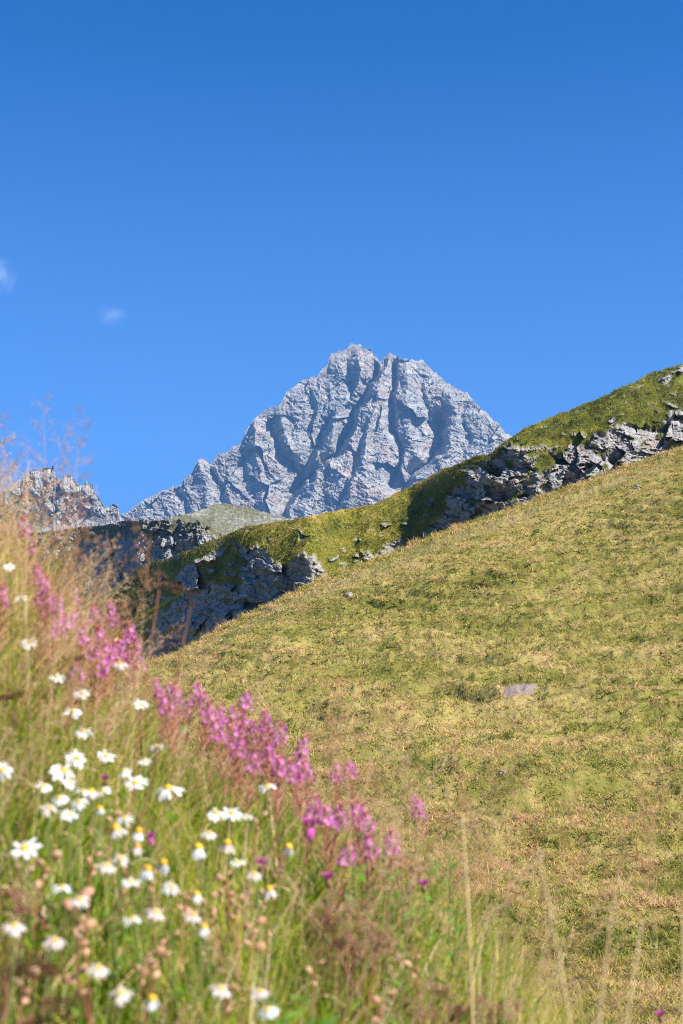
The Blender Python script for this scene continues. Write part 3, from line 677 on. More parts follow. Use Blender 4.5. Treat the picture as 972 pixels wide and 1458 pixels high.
# ---- daisies
def petal_ring(n, droop, r0=.0065, L=.0165, w=.0058, gap=0):
    b = MB()
    for i in range(n):
        if random.random() < gap: continue
        a = i * 6.283 / n + random.uniform(-.08, .08); dr_ = droop + random.uniform(-.30, .30)
        d = Vector((math.cos(a) * math.cos(dr_), math.sin(a) * math.cos(dr_), -math.sin(dr_))); nn = Vector((math.cos(a) * math.sin(dr_), math.sin(a) * math.sin(dr_), math.cos(dr_)))
        b.leaf(Vector((math.cos(a), math.sin(a), 0)) * r0, d, nn, L * random.uniform(.72, 1.12), w * random.uniform(.8, 1.2), random.uniform(-.1, .5), 4, 2.5)
    return b
PET_OPEN = [petal_ring(19, .0 + .17 * i, gap=.05 + .06 * i).mesh('petals', M_WHITE) for i in range(3)]
PET_DROOP = [petal_ring(17, 1.05 + .15 * i, L=.015, gap=.12).mesh('petals', M_WHITE if i else M_CREAM) for i in range(3)]
PET_CREAM = petal_ring(18, .35, gap=.1).mesh('petals', M_CREAM)
_b = MB(); _b.ell((0, 0, .0005), .0062, .0062, .0040, None, 12, 6, .06); CENTRE = _b.mesh('flower_centre', M_YEL)
_b = MB(); _b.ell((0, 0, .002), .0066, .0066, .0062, None, 12, 6, .06); DOME = _b.mesh('flower_centre', M_YEL)
_b = MB(); _b.ell((0, 0, -.003), .006, .006, .0035, None, 10, 5, .05); CALYX = _b.mesh('calyx', M_STEM)
def daisy(px, py, w, style, label, group):
    w *= random.uniform(.72, 1.08) if w < 45 else 1
    head, h, d = locate(px, py, .34, w, .044 if style != 'd' else .030, 1.15)
    lean = (random.uniform(-.05, .03), random.uniform(-.03, .05)); root, h = root_at(head, h, lean)
    t = thing('daisy', root, label, 'daisy', group)
    sc = min(1.45, max(.65, w * d / FPX / (.044 if style != 'd' else .028)))
    pts = curve(h - .005, lean); b = MB(); b.tube(pts, [.0016] * 4 + [.0013] * 4); inst('stem', b.mesh('stem', M_STEM), t)
    b = MB()
    for k in range(4):
        i = random.randint(0, 4); a = random.uniform(0, 6.28); b.leaf(pts[i], (math.cos(a), math.sin(a), .6), (-math.cos(a) * .5, -math.sin(a) * .5, 1), random.uniform(.03, .06), .008, .5)
    inst('leaves', b.mesh('leaves', M_LEAF), t)
    toward = Vector((-head.x, -head.y, -head.z)).normalized()
    nrm = {'f': toward * 1.1 + Vector((.25, 0, .55)), 's': Vector((random.uniform(-.15, .35), -.30, 1)), 'd': Vector((random.uniform(-.3, .3), -.2, 1)), 'o': toward * .6 + Vector((random.uniform(-.4, .5), 0, .9)), 'c': toward * .5 + Vector((.1, 0, .8))}[style]
    M_ = frame(Vector((lean[0], lean[1], h)), nrm, sc)
    inst('petals', random.choice(PET_DROOP) if style == 'd' else PET_CREAM if style == 'c' else random.choice(PET_OPEN), t, M_)
    inst('flower_centre', DOME if style == 'd' else CENTRE, t, M_); inst('calyx', CALYX, t, M_)
DA = [
 ('white daisy', '', 'in tan grass at the upper left', [(31,851,19,'o'),(13,807,17,'o'),(41,916,24,'o')]),
 ('small daisy', '', 'under the pink spikes by the cliff', [(115,873,17,'o'),(166,910,19,'s'),(170,944,24,'c')]),
 ('white daisy', '', 'in the row below the left pink spikes', [(82,965,28,'s'),(103,1013,30,'o'),(117,988,30,'o'),(118,1041,34,'o'),(181,977,18,'o'),(200,1003,24,'o')]),
 ('pinkish white half closed daisy', '', 'right under the middle pink willowherbs', [(262,1038,20,'c')]),
 ('open white daisy', '', 'in the dense daisy cluster at left', [(109,1080,32,'o'),(90,1097,38,'o'),(99,1113,32,'o'),(84,1136,34,'o'),(150,1076,30,'o'),(62,1119,18,'o')]),
 ('side-on white daisy', '', 'beyond the right edge of the dense cluster', [(193,1115,34,'o'),(239,1122,42,'s')]),
 ('daisy with yellow dome', '', 'just right of the dense cluster', [(130,1128,24,'d'),(146,1126,24,'o')]),
 ('drooping daisy', '', 'trailing below the dense cluster', [(142,1152,22,'d'),(165,1181,26,'d'),(177,1165,24,'o'),(197,1185,22,'d'),(195,1206,20,'d'),(210,1239,28,'d'),(232,1230,24,'d')]),
 ('white daisy', '', 'in the short row of three', [(307,1158,30,'o'),(329,1158,30,'o'),(350,1163,26,'s')]),
 ('largest white daisy with wide petals', '', 'low at the left edge', [(35,1208,46,'o')]),
 ('blurred white daisy', '', 'cut off by the left edge of the picture', [(2,1096,34,'f')]),
 ('lone side-on white daisy', '', 'under the lowest dense pink spikes', [(381,1119,30,'s')]),
 ('faded drooping daisy', '', 'between the daisy row and the purple bud', [(282,1208,24,'d'),(323,1202,24,'d'),(410,1207,22,'d')]),
 ('white daisy', '', 'among tan capsules in the lower left', [(88,1263,26,'s'),(113,1280,18,'c'),(243,1262,30,'o'),(274,1302,18,'c'),(280,1274,24,'d'),(290,1321,24,'d'),(383,1267,22,'d')]),
 ('small blurred daisy', '', 'above the side-on daisies in the tan grass', [(222,1062,16,'o'),(206,1084,18,'s'),(176,1098,18,'o')]),
 ('ragged daisy', '', 'between the largest daisy and the dense cluster', [(70,1150,20,'c'),(98,1160,22,'o'),(112,1142,24,'o'),(118,1126,22,'s')]),
 ('small pale daisy', '', 'in green grass below the row of three', [(298,1186,15,'c'),(338,1228,16,'s'),(362,1244,14,'c')]),
 ('tiny white daisy', '', 'scattered just below the drooping ones', [(172,1222,16,'c'),(186,1256,16,'s'),(152,1232,18,'c'),(222,1298,16,'c'),(188,1308,14,'s')]),
 ('faded cream daisy', '', 'in the lower left corner', [(20,1318,20,'c'),(140,1378,18,'c'),(172,1414,20,'c'),(78,1338,18,'c')]),
 ('daisy', '', 'near the bottom edge of the picture', [(216,1424,30,'d'),(315,1407,30,'c'),(370,1412,18,'c'),(381,1438,34,'o')]),
]
for label, e in clusters(DA): daisy(*e, label, 'daisies on the flower bank')

# ---- willowherbs
def blossom_mesh(i):
    b = MB()
    for k in range(4):
        a = k * 1.571 + .1 * i; op = .35 + .12 * i
        d = Vector((math.cos(a) * math.cos(op), math.sin(a) * math.cos(op), math.sin(op))); nn = Vector((-math.cos(a) * math.sin(op), -math.sin(a) * math.sin(op), math.cos(op)))
        b.leaf(d * .001, d, nn, .0105, .0095, .1, 3, 2.5)
    for k in range(5):
        a = k * 1.257; b.leaf((0, 0, 0), (math.cos(a) * .4, math.sin(a) * .4, 1), (math.cos(a), math.sin(a), 0), .009, .0012, 0, 2)
    return b.mesh('blossom', M_PINK)
BLOS = [blossom_mesh(i) for i in range(3)]
def willowherb(px, py, size, label, group):
    head, h, d = locate(px, py - 8, .36, None, None, 2.75, 3.9)
    lean = (random.uniform(-.06, .06), random.uniform(-.04, .05)); root, h = root_at(head, h, lean)
    t = thing('willowherb', root, label, 'willowherb', group)
    pts = curve(h, lean, 9); b = MB(); b.tube(pts, [.0022] * 5 + [.0015] * 5); inst('stem', b.mesh('stem', M_RSTEM), t)
    def at(z):
        f_ = max(0, z) / h; return Vector((lean[0] * f_ ** 1.6, lean[1] * f_ ** 1.6, z))
    rl = .055 * size; z0 = h - rl; nbl = int(11 * size) + 4
    for k in range(nbl):
        f_ = k / nbl; z = z0 + rl * .88 * f_; a = k * 2.4 + random.uniform(-.3, .3); r_ = (.015 - .008 * f_) * random.uniform(.8, 1.2)
        p = at(z) + Vector((math.cos(a) * r_, math.sin(a) * r_, .004))
        inst('blossom', BLOS[k % 3], t, frame(p, (math.cos(a), math.sin(a), .35), random.uniform(.6, 1.0) * (1 - .35 * f_)))
    b = MB()                                                           # buds at the tip, red pods below the blossoms
    for k in range(9):
        a = k * 2.4; z = h - .012 + .0016 * k; d_ = Vector((math.cos(a), math.sin(a), .8)); b.leaf(at(z), d_, (-d_.y, d_.x, .1), .011, .004, 0, 2)
    inst('buds', b.mesh('buds', M_POD), t); b = MB()
    for k in range(26):
        a = k * 2.4 + .5; z = z0 - .085 + .10 * k / 26; d_ = Vector((math.cos(a), math.sin(a), 1.0)).normalized(); p = at(z)
        b.tube([p, p + d_ * .014, p + d_ * random.uniform(.028, .042) + Vector((0, 0, .004))], [.0006, .0014, .0008], 4)
    inst('seed_pods', b.mesh('seed_pods', M_POD), t)
    b = MB()
    for k in range(15):
        f_ = k / 15; z = .05 + (z0 - .12) * f_; a = k * 2.4; d_ = Vector((math.cos(a), math.sin(a), .55)); b.leaf(at(z), d_, (-math.cos(a) * .5, -math.sin(a) * .5, 1), random.uniform(.035, .06), .008, .35)
    inst('leaves', b.mesh('leaves', M_LEAF), t)
WI = [
 ('pink willowherb', '', 'in tan grass at the upper left', [(3,840,1.0),(33,744,1.0),(49,774,1.),(52,813,.9)]),
 ('bright pink willowherb', '', 'in the group left of the cliff', [(64,830,1.2),(72,848,1.2),(82,856,1.),(103,842,1.),(107,878,.9),(131,870,.9),(156,865,1.2)]),
 ('magenta willowherb', '', 'crowded at the cliff foot', [(110,955,.8),(147,944,.9),(165,922,1.0),(176,915,1.2),(183,895,1.),(190,934,1.),(198,925,1.1)]),
 ('pink willowherb', '', 'in the gap above the cliff foot group', [(90,886,.9),(118,896,1.),(140,900,1.),(128,920,.9),(152,922,1.)]),
 ('half hidden pink willowherb', '', 'among reddish stems under the brow', [(232,1000,.8),(268,1006,.9),(304,1034,.9),(328,1042,1.),(345,1058,.9),(364,1076,.9)]),
 ('pale pink willowherb', '', 'on the brow right of the cliff', [(221,976,.9),(243,982,1.2),(251,986,1.),(283,980,1.1),(288,994,1.1),(298,1008,1.)]),
 ('pink willowherb', '', 'in the broad middle patch', [(311,1012,1.),(330,1014,1.1),(345,1022,1.1),(352,994,.8),(361,1035,1.1),(377,1020,1.),(381,1046,1.),(380,1062,1.),(401,1037,1.)]),
 ('rounded pink willowherb standing alone', '', 'right of the broad middle patch', [(433,1056,1.4)]),
 ('faint pink willowherb', '', 'just below the rounded lone one', [(397,1087,.8),(413,1090,1.),(432,1092,.8)]),
 ('small pink willowherb', '', 'beside the tall thin straw stalk', [(478,1094,.9),(496,1094,.7)]),
 ('purplish pink willowherb', '', 'over dark green leaves', [(451,1141,.9),(463,1157,.7),(487,1154,1.),(503,1150,1.),(514,1153,1.1),(521,1164,.9)]),
 ('low pink willowherb', '', 'between the leafy green shoots', [(497,1209,.8),(524,1198,.9),(558,1190,1.)]),
 ('rightmost pink willowherb', '', 'against the pasture slope above leafy shoots', [(589,1140,1.1)]),
]
for label, e in clusters(WI): willowherb(*e, label, 'pink willowherbs on the flower bank')

# ---- knapweed buds
def knapweed(px, py, w, label, open_):
    head, h, d = locate(px, py, .33, w, .02, 1.2, 3.7); lean = (random.uniform(-.05, .05), random.uniform(-.03, .03)); root, h = root_at(head, h, lean)
    t = thing('knapweed', root, label, 'knapweed', 'knapweed heads on the flower bank'); b = MB(); b.tube(curve(h - .008, lean), .0014); inst('stem', b.mesh('stem', M_STEM), t)
    top = Vector((lean[0], lean[1], h)); s = w * d / FPX / .02
    b = MB(); b.ell(top - Vector((0, 0, .006 * s)), .006 * s, .006 * s, .009 * s, None, 9, 6, .08); inst('bud', b.mesh('bud', M_BUD if open_ else M_PURP), t)
    b = MB()
    for k in range(46):
        a = k * 2.4; r_ = .9 * math.sqrt(k / 46); d_ = Vector((math.cos(a) * r_, math.sin(a) * r_, 1 if open_ else 1.7)); b.leaf(top + Vector((math.cos(a), math.sin(a), 0)) * .0035 * s * r_, d_, (math.cos(a), math.sin(a), -.2), .013 * s, .0022 * s, -.2, 2)
    inst('florets', b.mesh('florets', M_PURP), t)
for e in [(441,1180,24,'long oval pink knapweed bud left of the dark leafy shoots', False), (372,1232,18,'round purple knapweed head alone in green grass mid bank', True), (467,1252,16,'small violet knapweed head above the rusty seed plant', True),
          (603,1261,14,'tiny violet knapweed head among the leafy shoots', True), (150,1111,13,'tiny magenta knapweed head inside the dense daisy cluster', True), (214,1194,14,'mauve knapweed bud below the drooping daisies', False),
          (940,1447,12,'violet knapweed head at the bottom right corner', True)]: knapweed(*e)

# ---- yellow rattle gone to seed: papery tan capsules
_b = MB(); _b.ell((0, 0, .006), .0068, .0035, .0085, None, 9, 6, .05); CAPS = [_b.mesh('capsule', M_CAPS)]
def rattle(px, py, n, s, label):
    head, h, d = locate(px, py, .27, None, None, 1.1, 2.5); lean = (random.uniform(-.06, .05), random.uniform(-.03, .03)); root, h = root_at(head, h, lean)
    s *= .68; t = thing('rattle_plant', root, label, 'rattle plant', 'seeding rattle plants with tan capsules'); pts = curve(h + .01, lean); b = MB(); b.tube(pts, .0014); inst('stem', b.mesh('stem', M_RSTEM), t)
    for k in range(n):
        z = h + .022 - .05 * s * k / n; a = k * 2.6 + random.uniform(-.4, .4); f_ = z / h
        p = Vector((lean[0] * f_ ** 1.6, lean[1] * f_ ** 1.6, z)) + Vector((math.cos(a), math.sin(a), 0)) * .006 * s
        inst('capsule', CAPS[0], t, frame(p, (math.cos(a), math.sin(a), .6), s * random.uniform(.85, 1.2)))
for e in [(64,1243,5,1.5,'tan rattle capsules directly under the largest daisy'), (107,1300,4,2.0,'large pinkish capsule head near the lower left corner'), (118,1345,4,1.4,'pale rattle capsules below the large pinkish head'),
 (113,1407,3,1.3,'two rattle capsules near the bottom left edge'), (215,1380,6,1.2,'tan rattle capsules at bottom centre left'), (202,1395,4,1.1,'lower rattle capsules beside the bottom centre left ones'),
 (360,1335,6,1.4,'bright rattle capsules in front of the green grass mid bottom'), (320,1265,6,1.2,'rattle capsules right of the white daisies, mid bank'), (336,1300,5,1.1,'reddish rattle capsules above the bright ones'),
 (300,1298,4,1.1,'rattle capsules beside the small round white daisy'), (262,1293,6,1.0,'small crowded rattle capsules left of the round white daisy'), (380,1284,5,1.2,'rattle capsules under the drooping daisy right of centre'),
 (215,1265,4,1.0,'rattle capsules left of the yellow centred white daisy'), (235,1355,3,1.2,'single brownish rattle capsules above the bottom centre ones'), (62,1318,3,1.2,'dim rattle capsules by the dark brown dock'),
 (322,1432,4,1.2,'rattle capsules at the bottom edge beside a faded daisy'), (543,1438,5,1.5,'rattle capsules at the bottom edge under the rusty plant'), (367,1180,3,1.1,'rattle capsules between the daisy row and purple bud'),
 (33,1415,4,1.3,'rattle capsules in the bottom left corner'), (160,1180,4,1.0,'rattle capsules left of the drooping daisies'), (447,1395,4,1.2,'rattle capsules left of the rusty plant foot'), (590,1385,4,1.2,'reddish rattle capsules right of the rusty plant'),
 (130,1240,4,1.1,'small tan rattle capsules right of the largest daisy')]: rattle(*e)

# ---- brown seed plants
def seed_plant(px, py, w, hgt, n, mat, label, cat='seed plant', name='seed_plant', dmin=1.2, dmax=2.6, h0=.3, stem=None, nleaf=0):
    head, h, d = locate(px, py, h0, None, None, dmin, dmax); lean = (random.uniform(-.02, .02), 0); root, h = root_at(head, h, lean)
    t = thing(name, root, label, cat, 'dried brown seed plants'); W_ = w * d / FPX; H_ = hgt * d / FPX; b = MB()
    tops = []
    for k in range(n):
        a = k * 2.4; r_ = math.sqrt((k + .5) / n) * W_ * .5; top = Vector((lean[0] + math.cos(a) * r_, math.sin(a) * r_ * .6, h + H_ * (.5 - random.random()) * (1 - .5 * r_ / W_))); tops.append(top)
        b.tube([Vector((0, 0, 0)), Vector((top.x * .25, top.y * .25, top.z * .55)), Vector((top.x * .7, top.y * .7, top.z * .85)), top], [.002, .0016, .0012, .0008], 4)
    inst('stem', b.mesh('stem', stem or M_DSTEM), t)
    for top in tops:
        b = MB(); L = H_ * .30
        for j in range(60):
            z = random.random(); q = top + Vector((random.gauss(0, .010), random.gauss(0, .010), -L * z * .9 + .008)); a = random.uniform(0, 6.28)
            b.leaf(q, (math.cos(a), math.sin(a), random.uniform(-.4, .8)), (0, 0.2, 1), random.uniform(.004, .008), .0042, .3, 2)
        inst('seed_cluster', b.mesh('seed_cluster', mat), t)
    if nleaf:
        b = MB()
        for k in range(nleaf):
            a = random.uniform(0, 6.28); b.leaf((0, 0, random.uniform(.02, h * .6)), (math.cos(a), math.sin(a), .6), (0, 0, 1), random.uniform(.06, .11), .022, .4)
        inst('leaves', b.mesh('leaves', M_LEAF), t)
seed_plant(500, 1318, 130, 90, 26, M_RUST, 'wide rusty brown seed plant low in the centre of the bank', nleaf=26, stem=M_RSTEM)
seed_plant(490, 1335, 50, 40, 5, M_DARK, 'dark brown seed heads in the core of the rusty plant', nleaf=0)
seed_plant(50, 1372, 60, 50, 6, M_DARK, 'dark brown dock heads in the lower left corner', 'dock', 'dock')
seed_plant(80, 1445, 50, 40, 5, M_DARK, 'dark brown dock heads cut by the bottom left edge', 'dock', 'dock')
seed_plant(12, 988, 36, 26, 5, M_DARK, 'dark brown dock head at the left edge above the daisies', 'dock', 'dock', 1.3, 2.6)
seed_plant(104, 938, 22, 30, 4, M_DARK, 'small brown dock head left of the magenta willowherbs', 'dock', 'dock', 1.6, 3.3)
seed_plant(25, 1285, 40, 40, 5, M_RUST, 'dim brown dock heads at the left edge under the largest daisy', 'dock', 'dock')
seed_plant(690, 1440, 90, 60, 14, M_RUST, 'rusty seed plant at the bottom edge below the straight straw stalk', 'seed plant', 'seed_plant', 1.4, 3.4, .25)
seed_plant(575, 1222, 60, 70, 10, M_RUST, 'reddish brown seed plant between the leafy green shoots', 'seed plant', 'seed_plant', 1.8, 3.4, .3, None, 8)
seed_plant(610, 1425, 80, 60, 10, M_RUST, 'brown seed plant at the bottom edge right of the wide rusty one', 'seed plant', 'seed_plant', 1.4, 3.0, .25)

# ---- leafy shoots
LEAFM = []
for i in range(3):
    _b = MB(); _b.leaf((0, 0, 0), (1, 0, .25), (-.2, 0, 1), .052, .013, .25 + .1 * i, 5); LEAFM.append(_b.mesh('leaf', M_LEAF))
def shoot(px, py, n, s, label, h0=.36):
    head, h, d = locate(px, py, h0, None, None, 1.8, 3.5); lean = (random.uniform(-.04, .04), random.uniform(-.02, .03)); root, h = root_at(head, h, lean)
    t = thing('leafy_shoot', root, label, 'leafy shoot', 'leafy green shoots without flowers'); b = MB(); b.tube(curve(h, lean), [.0022] * 4 + [.0014] * 4); inst('stem', b.mesh('stem', M_STEM), t)
    for k in range(n):
        f_ = 1 - .8 * k / n; z = h * f_; a = k * 2.4 + random.uniform(-.2, .2)
        inst('leaf', LEAFM[k % 3], t, Matrix.Translation((lean[0] * f_ ** 1.6, lean[1] * f_ ** 1.6, z)) @ Matrix.Rotation(a, 4, 'Z') @ Matrix.Rotation(-.3, 4, 'Y') @ Matrix.Scale(s * (.55 if k < 3 else 1) * random.uniform(.8, 1.15), 4))
for e in [(640,1212,20,1.1,'tall leafy shoot just left of the straight straw stalk'), (592,1172,16,1.,'leafy shoot topped by the rightmost pink willowherb'), (610,1200,14,1.,'leafy shoot second from the straight straw stalk'),
 (652,1290,16,1.1,'low leafy shoot behind the straight straw stalk'), (518,1180,16,1.2,'dark leafy shoot under the purplish willowherbs'), (496,1196,14,1.2,'dark leafy shoot left of the low pink willowherbs'),
 (545,1210,14,1.1,'leafy shoot right of the low pink willowherbs'), (120,1092,0,1,''), (722,1370,8,.8,'small leafy shoot in thin grass right of the straw stalk'), (392,1408,16,1.3,'broad leafy shoot at the bottom beside a white daisy'), (440,1410,16,1.3,'broad leafy shoot at the foot of the rusty plant'),
 (262,1000,12,1.,'leafy shoot behind the daisies on the brow'), (570,1262,14,1.1,'leafy shoot beside the tiny violet knapweed')]:
    if e[2]: shoot(*e)

# ---- dry grass with seed heads
def panicle(kind, s=1.0):
    """culm-top seed head as arrays, growing up from the origin"""
    v = []; f = []; n = 0
    def diamond(p, d, L, w):
        nonlocal n
        d = Vector(d).normalized(); a = d.orthogonal().normalized(); b = d.cross(a); p = Vector(p); m_ = p + d * L * .4
        for q in (p, m_ + a * w, m_ + b * w, m_ - a * w, m_ - b * w, p + d * L): v.append(q)
        for i in range(4): f.append((n, n + 1 + i, n + 1 + (i + 1) % 4)); f.append((n + 5, n + 1 + (i + 1) % 4, n + 1 + i))
        n += 6
    H = {'airy': .15, 'spike': .07, 'nod': .11, 'plume': .12}[kind] * s
    for k in range({'airy': 15, 'spike': 26, 'nod': 12, 'plume': 20}[kind]):
        f_ = k / {'airy': 15, 'spike': 26, 'nod': 12, 'plume': 20}[kind]; a = k * 2.4 + random.uniform(-.3, .3)
        sp = {'airy': .050 * (1 - f_) + .008, 'spike': .005, 'nod': .025 * (1 - .5 * f_), 'plume': .016 * (1 - f_ * .6)}[kind] * s
        c = Vector((0, 0, H * f_)); 
        if kind == 'nod': c = Vector((H * .75 * f_ ** 1.3, 0, H * (f_ - .75 * f_ * f_)))
        if kind == 'plume': c = Vector((H * .25 * f_ ** 2, 0, H * f_))
        d = Vector((math.cos(a), math.sin(a), .9 if kind != 'nod' else -.2)).normalized()
        e = c + d * sp
        if kind in ('airy', 'nod'): diamond(c, e - c, (e - c).length, .0004)
        for j in range({'airy': 6, 'spike': 2, 'nod': 4, 'plume': 4}[kind]):
            g = random.uniform(.35, 1.05) if kind != 'spike' else random.uniform(.2, 1)
            q = c + d * sp * g + Vector((random.gauss(0, 1), random.gauss(0, 1), random.gauss(0, 1))) * .0035 * s
            dd_ = d + Vector((random.uniform(-.5, .5), random.uniform(-.5, .5), random.uniform(-.2, .6)))
            diamond(q, dd_, random.uniform(.0045, .0075) * (1.2 if kind == 'spike' else 1), random.uniform(.0009, .0016))
    diamond((0, 0, 0), (0, 0, 1) if kind != 'nod' else (.3, 0, 1), H * (.95 if kind != 'nod' else .4), .0006)
    return np.array([list(q) for q in v]), np.array(f), H
PAN = [panicle(k, s) for k, s in (('airy', 1), ('airy', .8), ('airy', 1.15), ('spike', 1), ('nod', 1), ('nod', 1.2), ('plume', 1), ('plume', 1.2))]
def culm_pts(h, lean, n=8): return [Vector((lean[0] * (i / n) ** 2, lean[1] * (i / n) ** 2, h * (i / n) * (1 - .0 * (i / n)))) for i in range(n + 1)]
def stamp_stalks(name, spots, label, mat, kinds, rad=.0009, tone=(0, 1)):
    VV, FF, AA = [], [], []; n = 0; ff4 = []
    for (x, y, h) in spots:
        z = float(bank_z(x, y)); lean = Vector((random.gauss(.015, .10), random.gauss(0, .08))) * h / .4; c = random.uniform(*tone)
        pts = culm_pts(h, lean, 5); b = MB(); b.tube([p + Vector((x, y, z)) for p in pts], [rad] * 4 + [rad * .7] * 2, 3)
        v = np.concatenate(b.v); f = np.array(b.f); f3 = np.concatenate([f[:, [0, 1, 2]], f[:, [0, 2, 3]]])
        VV.append(v); FF.append(f3 + n); AA.append(np.full(len(v), min(1, c + .15))); n += len(v)
        pv, pf, H = PAN[random.choice(kinds)]; top = pts[-1]; d = (pts[-1] - pts[-2]).normalized()
        Mx = (Matrix.Translation(top + Vector((x, y, z))) @ d.to_track_quat('Z', 'Y').to_matrix().to_4x4() @ Matrix.Rotation(random.uniform(0, 6.28), 4, 'Z') @ Matrix.Scale(random.uniform(.7, 1.15), 4))
        Mn = np.array(Mx); v = pv @ Mn[:3, :3].T + Mn[:3, 3]; VV.append(v); FF.append(pf + n); AA.append(np.clip(c + RNG.normal(size=len(v)) * .08, 0, 1)); n += len(v)
    return stuff(mesh_obj(name, np.concatenate(VV), np.concatenate(FF), mat, attrs={'rnd': np.concatenate(AA)}), label, 'grass')
def dens(x, y):
    px, py = 486 + x / y * FPX, 0
    return np.clip(.17 + .95 * sstep(240, 20, px) * sstep(1.4, 2.6, y) - .12 * sstep(600, 900, px), 0.03, 1) * (.07 + .93 * sstep(2.0, 3.2, y))
sp = bank_points(5200, -1.7, 1.9, 1.25, 4.2, dens)
ppx, _ = proj(sp)
hts = RNG.uniform(.20, .37, len(sp)) - .05 * sstep(260, 60, ppx)
stamp_stalks('dry_seeding_grass', [(a[0], a[1], h) for a, h in zip(sp, hts)], 'thin tan grass stalks with airy seed heads on the bank', MD, [0, 1, 2, 3, 4, 6, 0, 2], .0008)
sp = bank_points(340, -.1, 1.9, 1.5, 4.0)
stamp_stalks('straw_grass', [(a[0], a[1], random.uniform(.25, .45)) for a in sp], 'pale straw grass thinning out to the right', MD, [4, 5, 6, 7, 1], .0009, (.3, 1))

# ---- single tall stalks, each where the photo shows it
def tall_stalk(b0, tip, d, kind, s, rad, label, mat=None, pmat=None, bow=0, cat='grass stalk', name='grass_stalk'):
    """from a foot on the bank up past photo pixel b0 to its tip"""
    T_ = Vector(P(float(tip[0]), float(tip[1]), d)); Q = Vector(P(float(b0[0]), float(b0[1]), d - .05)); u = (T_ - Q)
    z = bank_z(Q.x, Q.y); k = max(0, (Q.z - float(z)) / max(u.z, .02)); F_ = Q - u * min(k, 1.5); F_.z = float(bank_z(F_.x, F_.y)) - .01
    t = thing(name, F_, label, cat, 'single tall dry stalks before the slope'); n_ = 10
    side = Vector((u.z, 0, -u.x)).normalized(); L = T_ - F_
    bow = bow or random.choice((-1, 1)) * random.uniform(.006, .022); rad *= 1.0 if rad > .0015 else .55; s *= 1.35
    pts = [L * (i / n_) + side * bow * math.sin(math.pi * i / n_) for i in range(n_ + 1)]
    b = MB(); b.tube(pts, [rad * (1 - .45 * i / n_) for i in range(n_ + 1)], 6); inst('culm', b.mesh('culm', mat or M_PSTEM), t)
    pv, pf, H = panicle(kind, s); me = bpy.data.meshes.new('seed_head'); me.from_pydata(pv.tolist(), [], pf.tolist()); me.materials.append(pmat or MD)
    at = me.attributes.new('rnd', 'FLOAT', 'POINT'); at.data.foreach_set('value', RNG.uniform(.1, .8, len(pv)).astype(np.float32)); me.update()
    dd_ = (pts[-1] - pts[-2]).normalized(); inst('seed_head', me, t, Matrix.Translation(pts[-1]) @ dd_.to_track_quat('Z', 'Y').to_matrix().to_4x4() @ Matrix.Rotation(random.uniform(-.5, .5), 4, 'Z'))
    b = MB(); p = pts[3]; b.leaf(p, (random.choice((-1, 1)), 0, 1.2), (0, -.3, 1), .10, .004, .8, 5); inst('blade', b.mesh('blade', mat or M_PSTEM), t)
for a in [
 ((662,1420),(658,1158),2.2,'spike',.6,.0026,'thick straight pale straw stalk standing alone right of centre'),
 ((832,1440),(768,1215),1.75,'plume',1.1,.0020,'long straw stalk leaning left before the pasture, right half'),
 ((838,1440),(872,1290),1.7,'spike',1.1,.0018,'yellowish stalk leaning right beside the long left-leaning one'),
 ((862,1424),(914,1310),1.6,'plume',.8,.0016,'straw stalk leaning right in the lower right'),
 ((938,1440),(972,1300),1.5,'nod',1.1,.0022,'pale stalk with nodding head at the right edge'),
 ((688,1398),(716,1310),2.1,'plume',.9,.0013,'short pale stalk right of the thick straight one'),
 ((684,1306),(690,1250),2.3,'plume',.8,.0010,'thin upright stalk with feathery tip right of the thick one'),
 ((487,1257),(494,1075),2.6,'airy',.7,.0012,'tall thin stalk with airy tip among small willowherbs'),
 ((406,1284),(454,1100),2.4,'airy',.8,.0011,'thin stalk leaning right beside the rounded willowherb'),
 ((505,1190),(546,1040),2.7,'nod',.9,.0010,'curved stalk with pale nodding head over the pasture'),
 ((440,1100),(456,975),3.0,'nod',.9,.0009,'slender stalk with nodding head above the pink patch'),
 ((640,1190),(645,1095),3.0,'spike',.7,.0009,'small stalk seen against the pasture above the leafy shoots'),
 ((700,1240),(707,1165),2.8,'plume',.9,.0010,'feathery pinkish stalk left of the long leaning one'),
 ((730,1240),(728,1175),2.7,'plume',.9,.0010,'feathery pale stalk just left of the long leaning one'),
 ((745,1440),(790,1280),1.9,'airy',.7,.0012,'airy stalk between the two leaning straw stalks'),
 ((900,1400),(930,1240),2.0,'airy',.8,.0010,'airy stalk near the right edge before the pasture'),
 ((30,760),(12,665),2.9,'nod',.9,.0012,'curling stalk rising into the sky at the upper left corner'),
 ((56,760),(40,655),2.7,'nod',1.0,.0012,'second curling stalk against the sky beside the jagged ridge'),
 ((68,766),(100,740),2.2,'airy',.9,.0011,'slanting stalk crossing the grey scree at left'),
 ((70,830),(66,705),2.9,'airy',1.1,.0011,'reddish airy stalk before the jagged ridge'),
 ((96,860),(100,770),2.9,'airy',1.2,.0011,'reddish airy stalk before the dark cliff shoulder'),
 ((128,870),(130,780),2.6,'nod',1.3,.0012,'brown nodding stalk in front of the dark shoulder'),
 ((150,870),(156,790),2.8,'nod',1.1,.0011,'rightmost brown nodding stalk before the dark shoulder'),
 ((70,1150),(30,1250),1.4,'airy',.6,.0010,''),
]:
    if a[6]: tall_stalk(*a, pmat=None)
tall_stalk((214,938),(272,862), 2.4, 'nod', .7, .0022, 'dark red bare stalk leaning right across the cliff', M_DSTEM, M_DARK, .01)
tall_stalk((204,938),(226,840), 2.5, 'nod', .9, .0017, 'brown stalk with nodding head before the cliff', M_RSTEM, M_RUST, -.008)
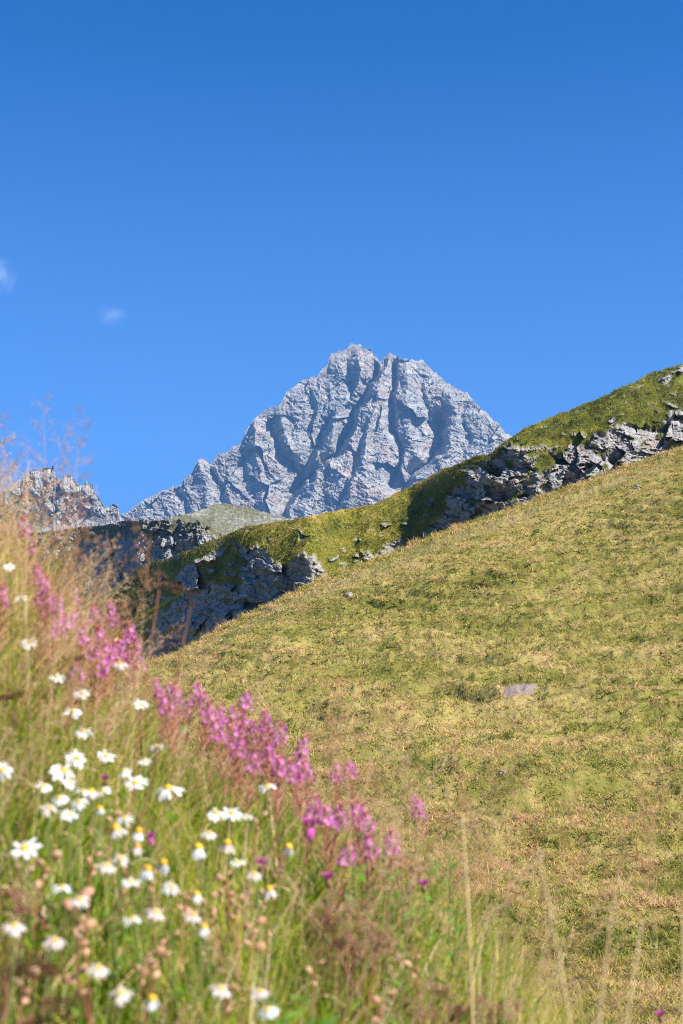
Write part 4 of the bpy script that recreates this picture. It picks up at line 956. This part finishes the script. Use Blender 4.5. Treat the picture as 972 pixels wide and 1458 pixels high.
tall_stalk((196,905),(206,850), 2.6, 'plume', .9, .0012, 'short tan stalk left of the dark leaning ones', M_PSTEM, None, 0)

# ---- loose rocks
def mat_stone():
    m, t, o = new_mat('pale_stone'); n_ = tnoise(t, coords(t), 5, 8, .7)
    bsdf(t, o, ramp(t, n_, ((.3, (.13, .11, .095)), (.6, (.28, .245, .21)), (.8, (.42, .38, .34)))), .9, n_, .7, .05); return m
M_STONE = mat_stone()
m, t, o_ = new_mat('earthy_slab'); n_ = tnoise(t, coords(t), 9, 8, .75)
bsdf(t, o_, ramp(t, n_, ((.3, (.12, .09, .075)), (.6, (.24, .195, .165)), (.8, (.34, .29, .25)))), .95, n_, .8, .04); M_SLAB = m
def surface_at(px, py, GX_, GY_, W):
    i = np.argmin((GX_ - px) ** 2 + (GY_ - py) ** 2); return Vector(W.reshape(-1, 3)[i])
def rock(px, py, W_, grid, w, hgt, label, rotz=0):
    import bmesh
    p = surface_at(px, py, *grid); d = p.y; t_w = w * d / FPX; t_h = hgt * d / FPX
    bm = bmesh.new(); bmesh.ops.create_icosphere(bm, subdivisions=4, radius=1)
    co = np.array([list(v.co) for v in bm.verts]); r_ = 1 + .28 * facets(co[:, 0] * 1.6 + px, co[:, 2] * 1.8 + py + co[:, 1], 3, 1.2, .3) + .12 * fbm(co[:, 0] * 2 + px, co[:, 1] * 2, co[:, 2] * 2, oct=4, seed=5)
    if w > 50: r_ = 1 + .10 * fbm(co[:, 0] * 1.5, co[:, 1] * 1.5, co[:, 2] * 1.5, oct=4, seed=6)
    for v, q in zip(bm.verts, r_): v.co *= q; v.co.x *= t_w * .5; v.co.y *= t_w * .4; v.co.z *= t_h * .75
    me = bpy.data.meshes.new('rock'); bm.to_mesh(me); bm.free(); me.materials.append(M_STONE if w < 50 else M_SLAB)
    o = bpy.data.objects.new('rock', me); COL.objects.link(o); o.location = p + Vector((0, 0, -t_h * .12)); o.rotation_euler = (0, 0, rotz); o['label'] = label; o['category'] = 'rock'; o['group'] = 'loose rocks on the slopes'
g1 = (SPX, SPY, SP0); g2 = (RPX, RPY, RHV[:, :190].copy())
for e in [(671,845,0,g1,28,13,'flat pale stone lying alone on the upper pasture slope'), (497,857,0,g1,16,9,'small grey stone near the pasture crest, left half'), (905,692,0,g1,16,8,'flat pale stone high on the pasture near the right edge'),
          (668,1115,0,g1,26,12,'grey slab half sunk in the lower pasture'), (716,1101,0,g1,14,8,'small stone right of the half sunk slab')]: rock(*e)
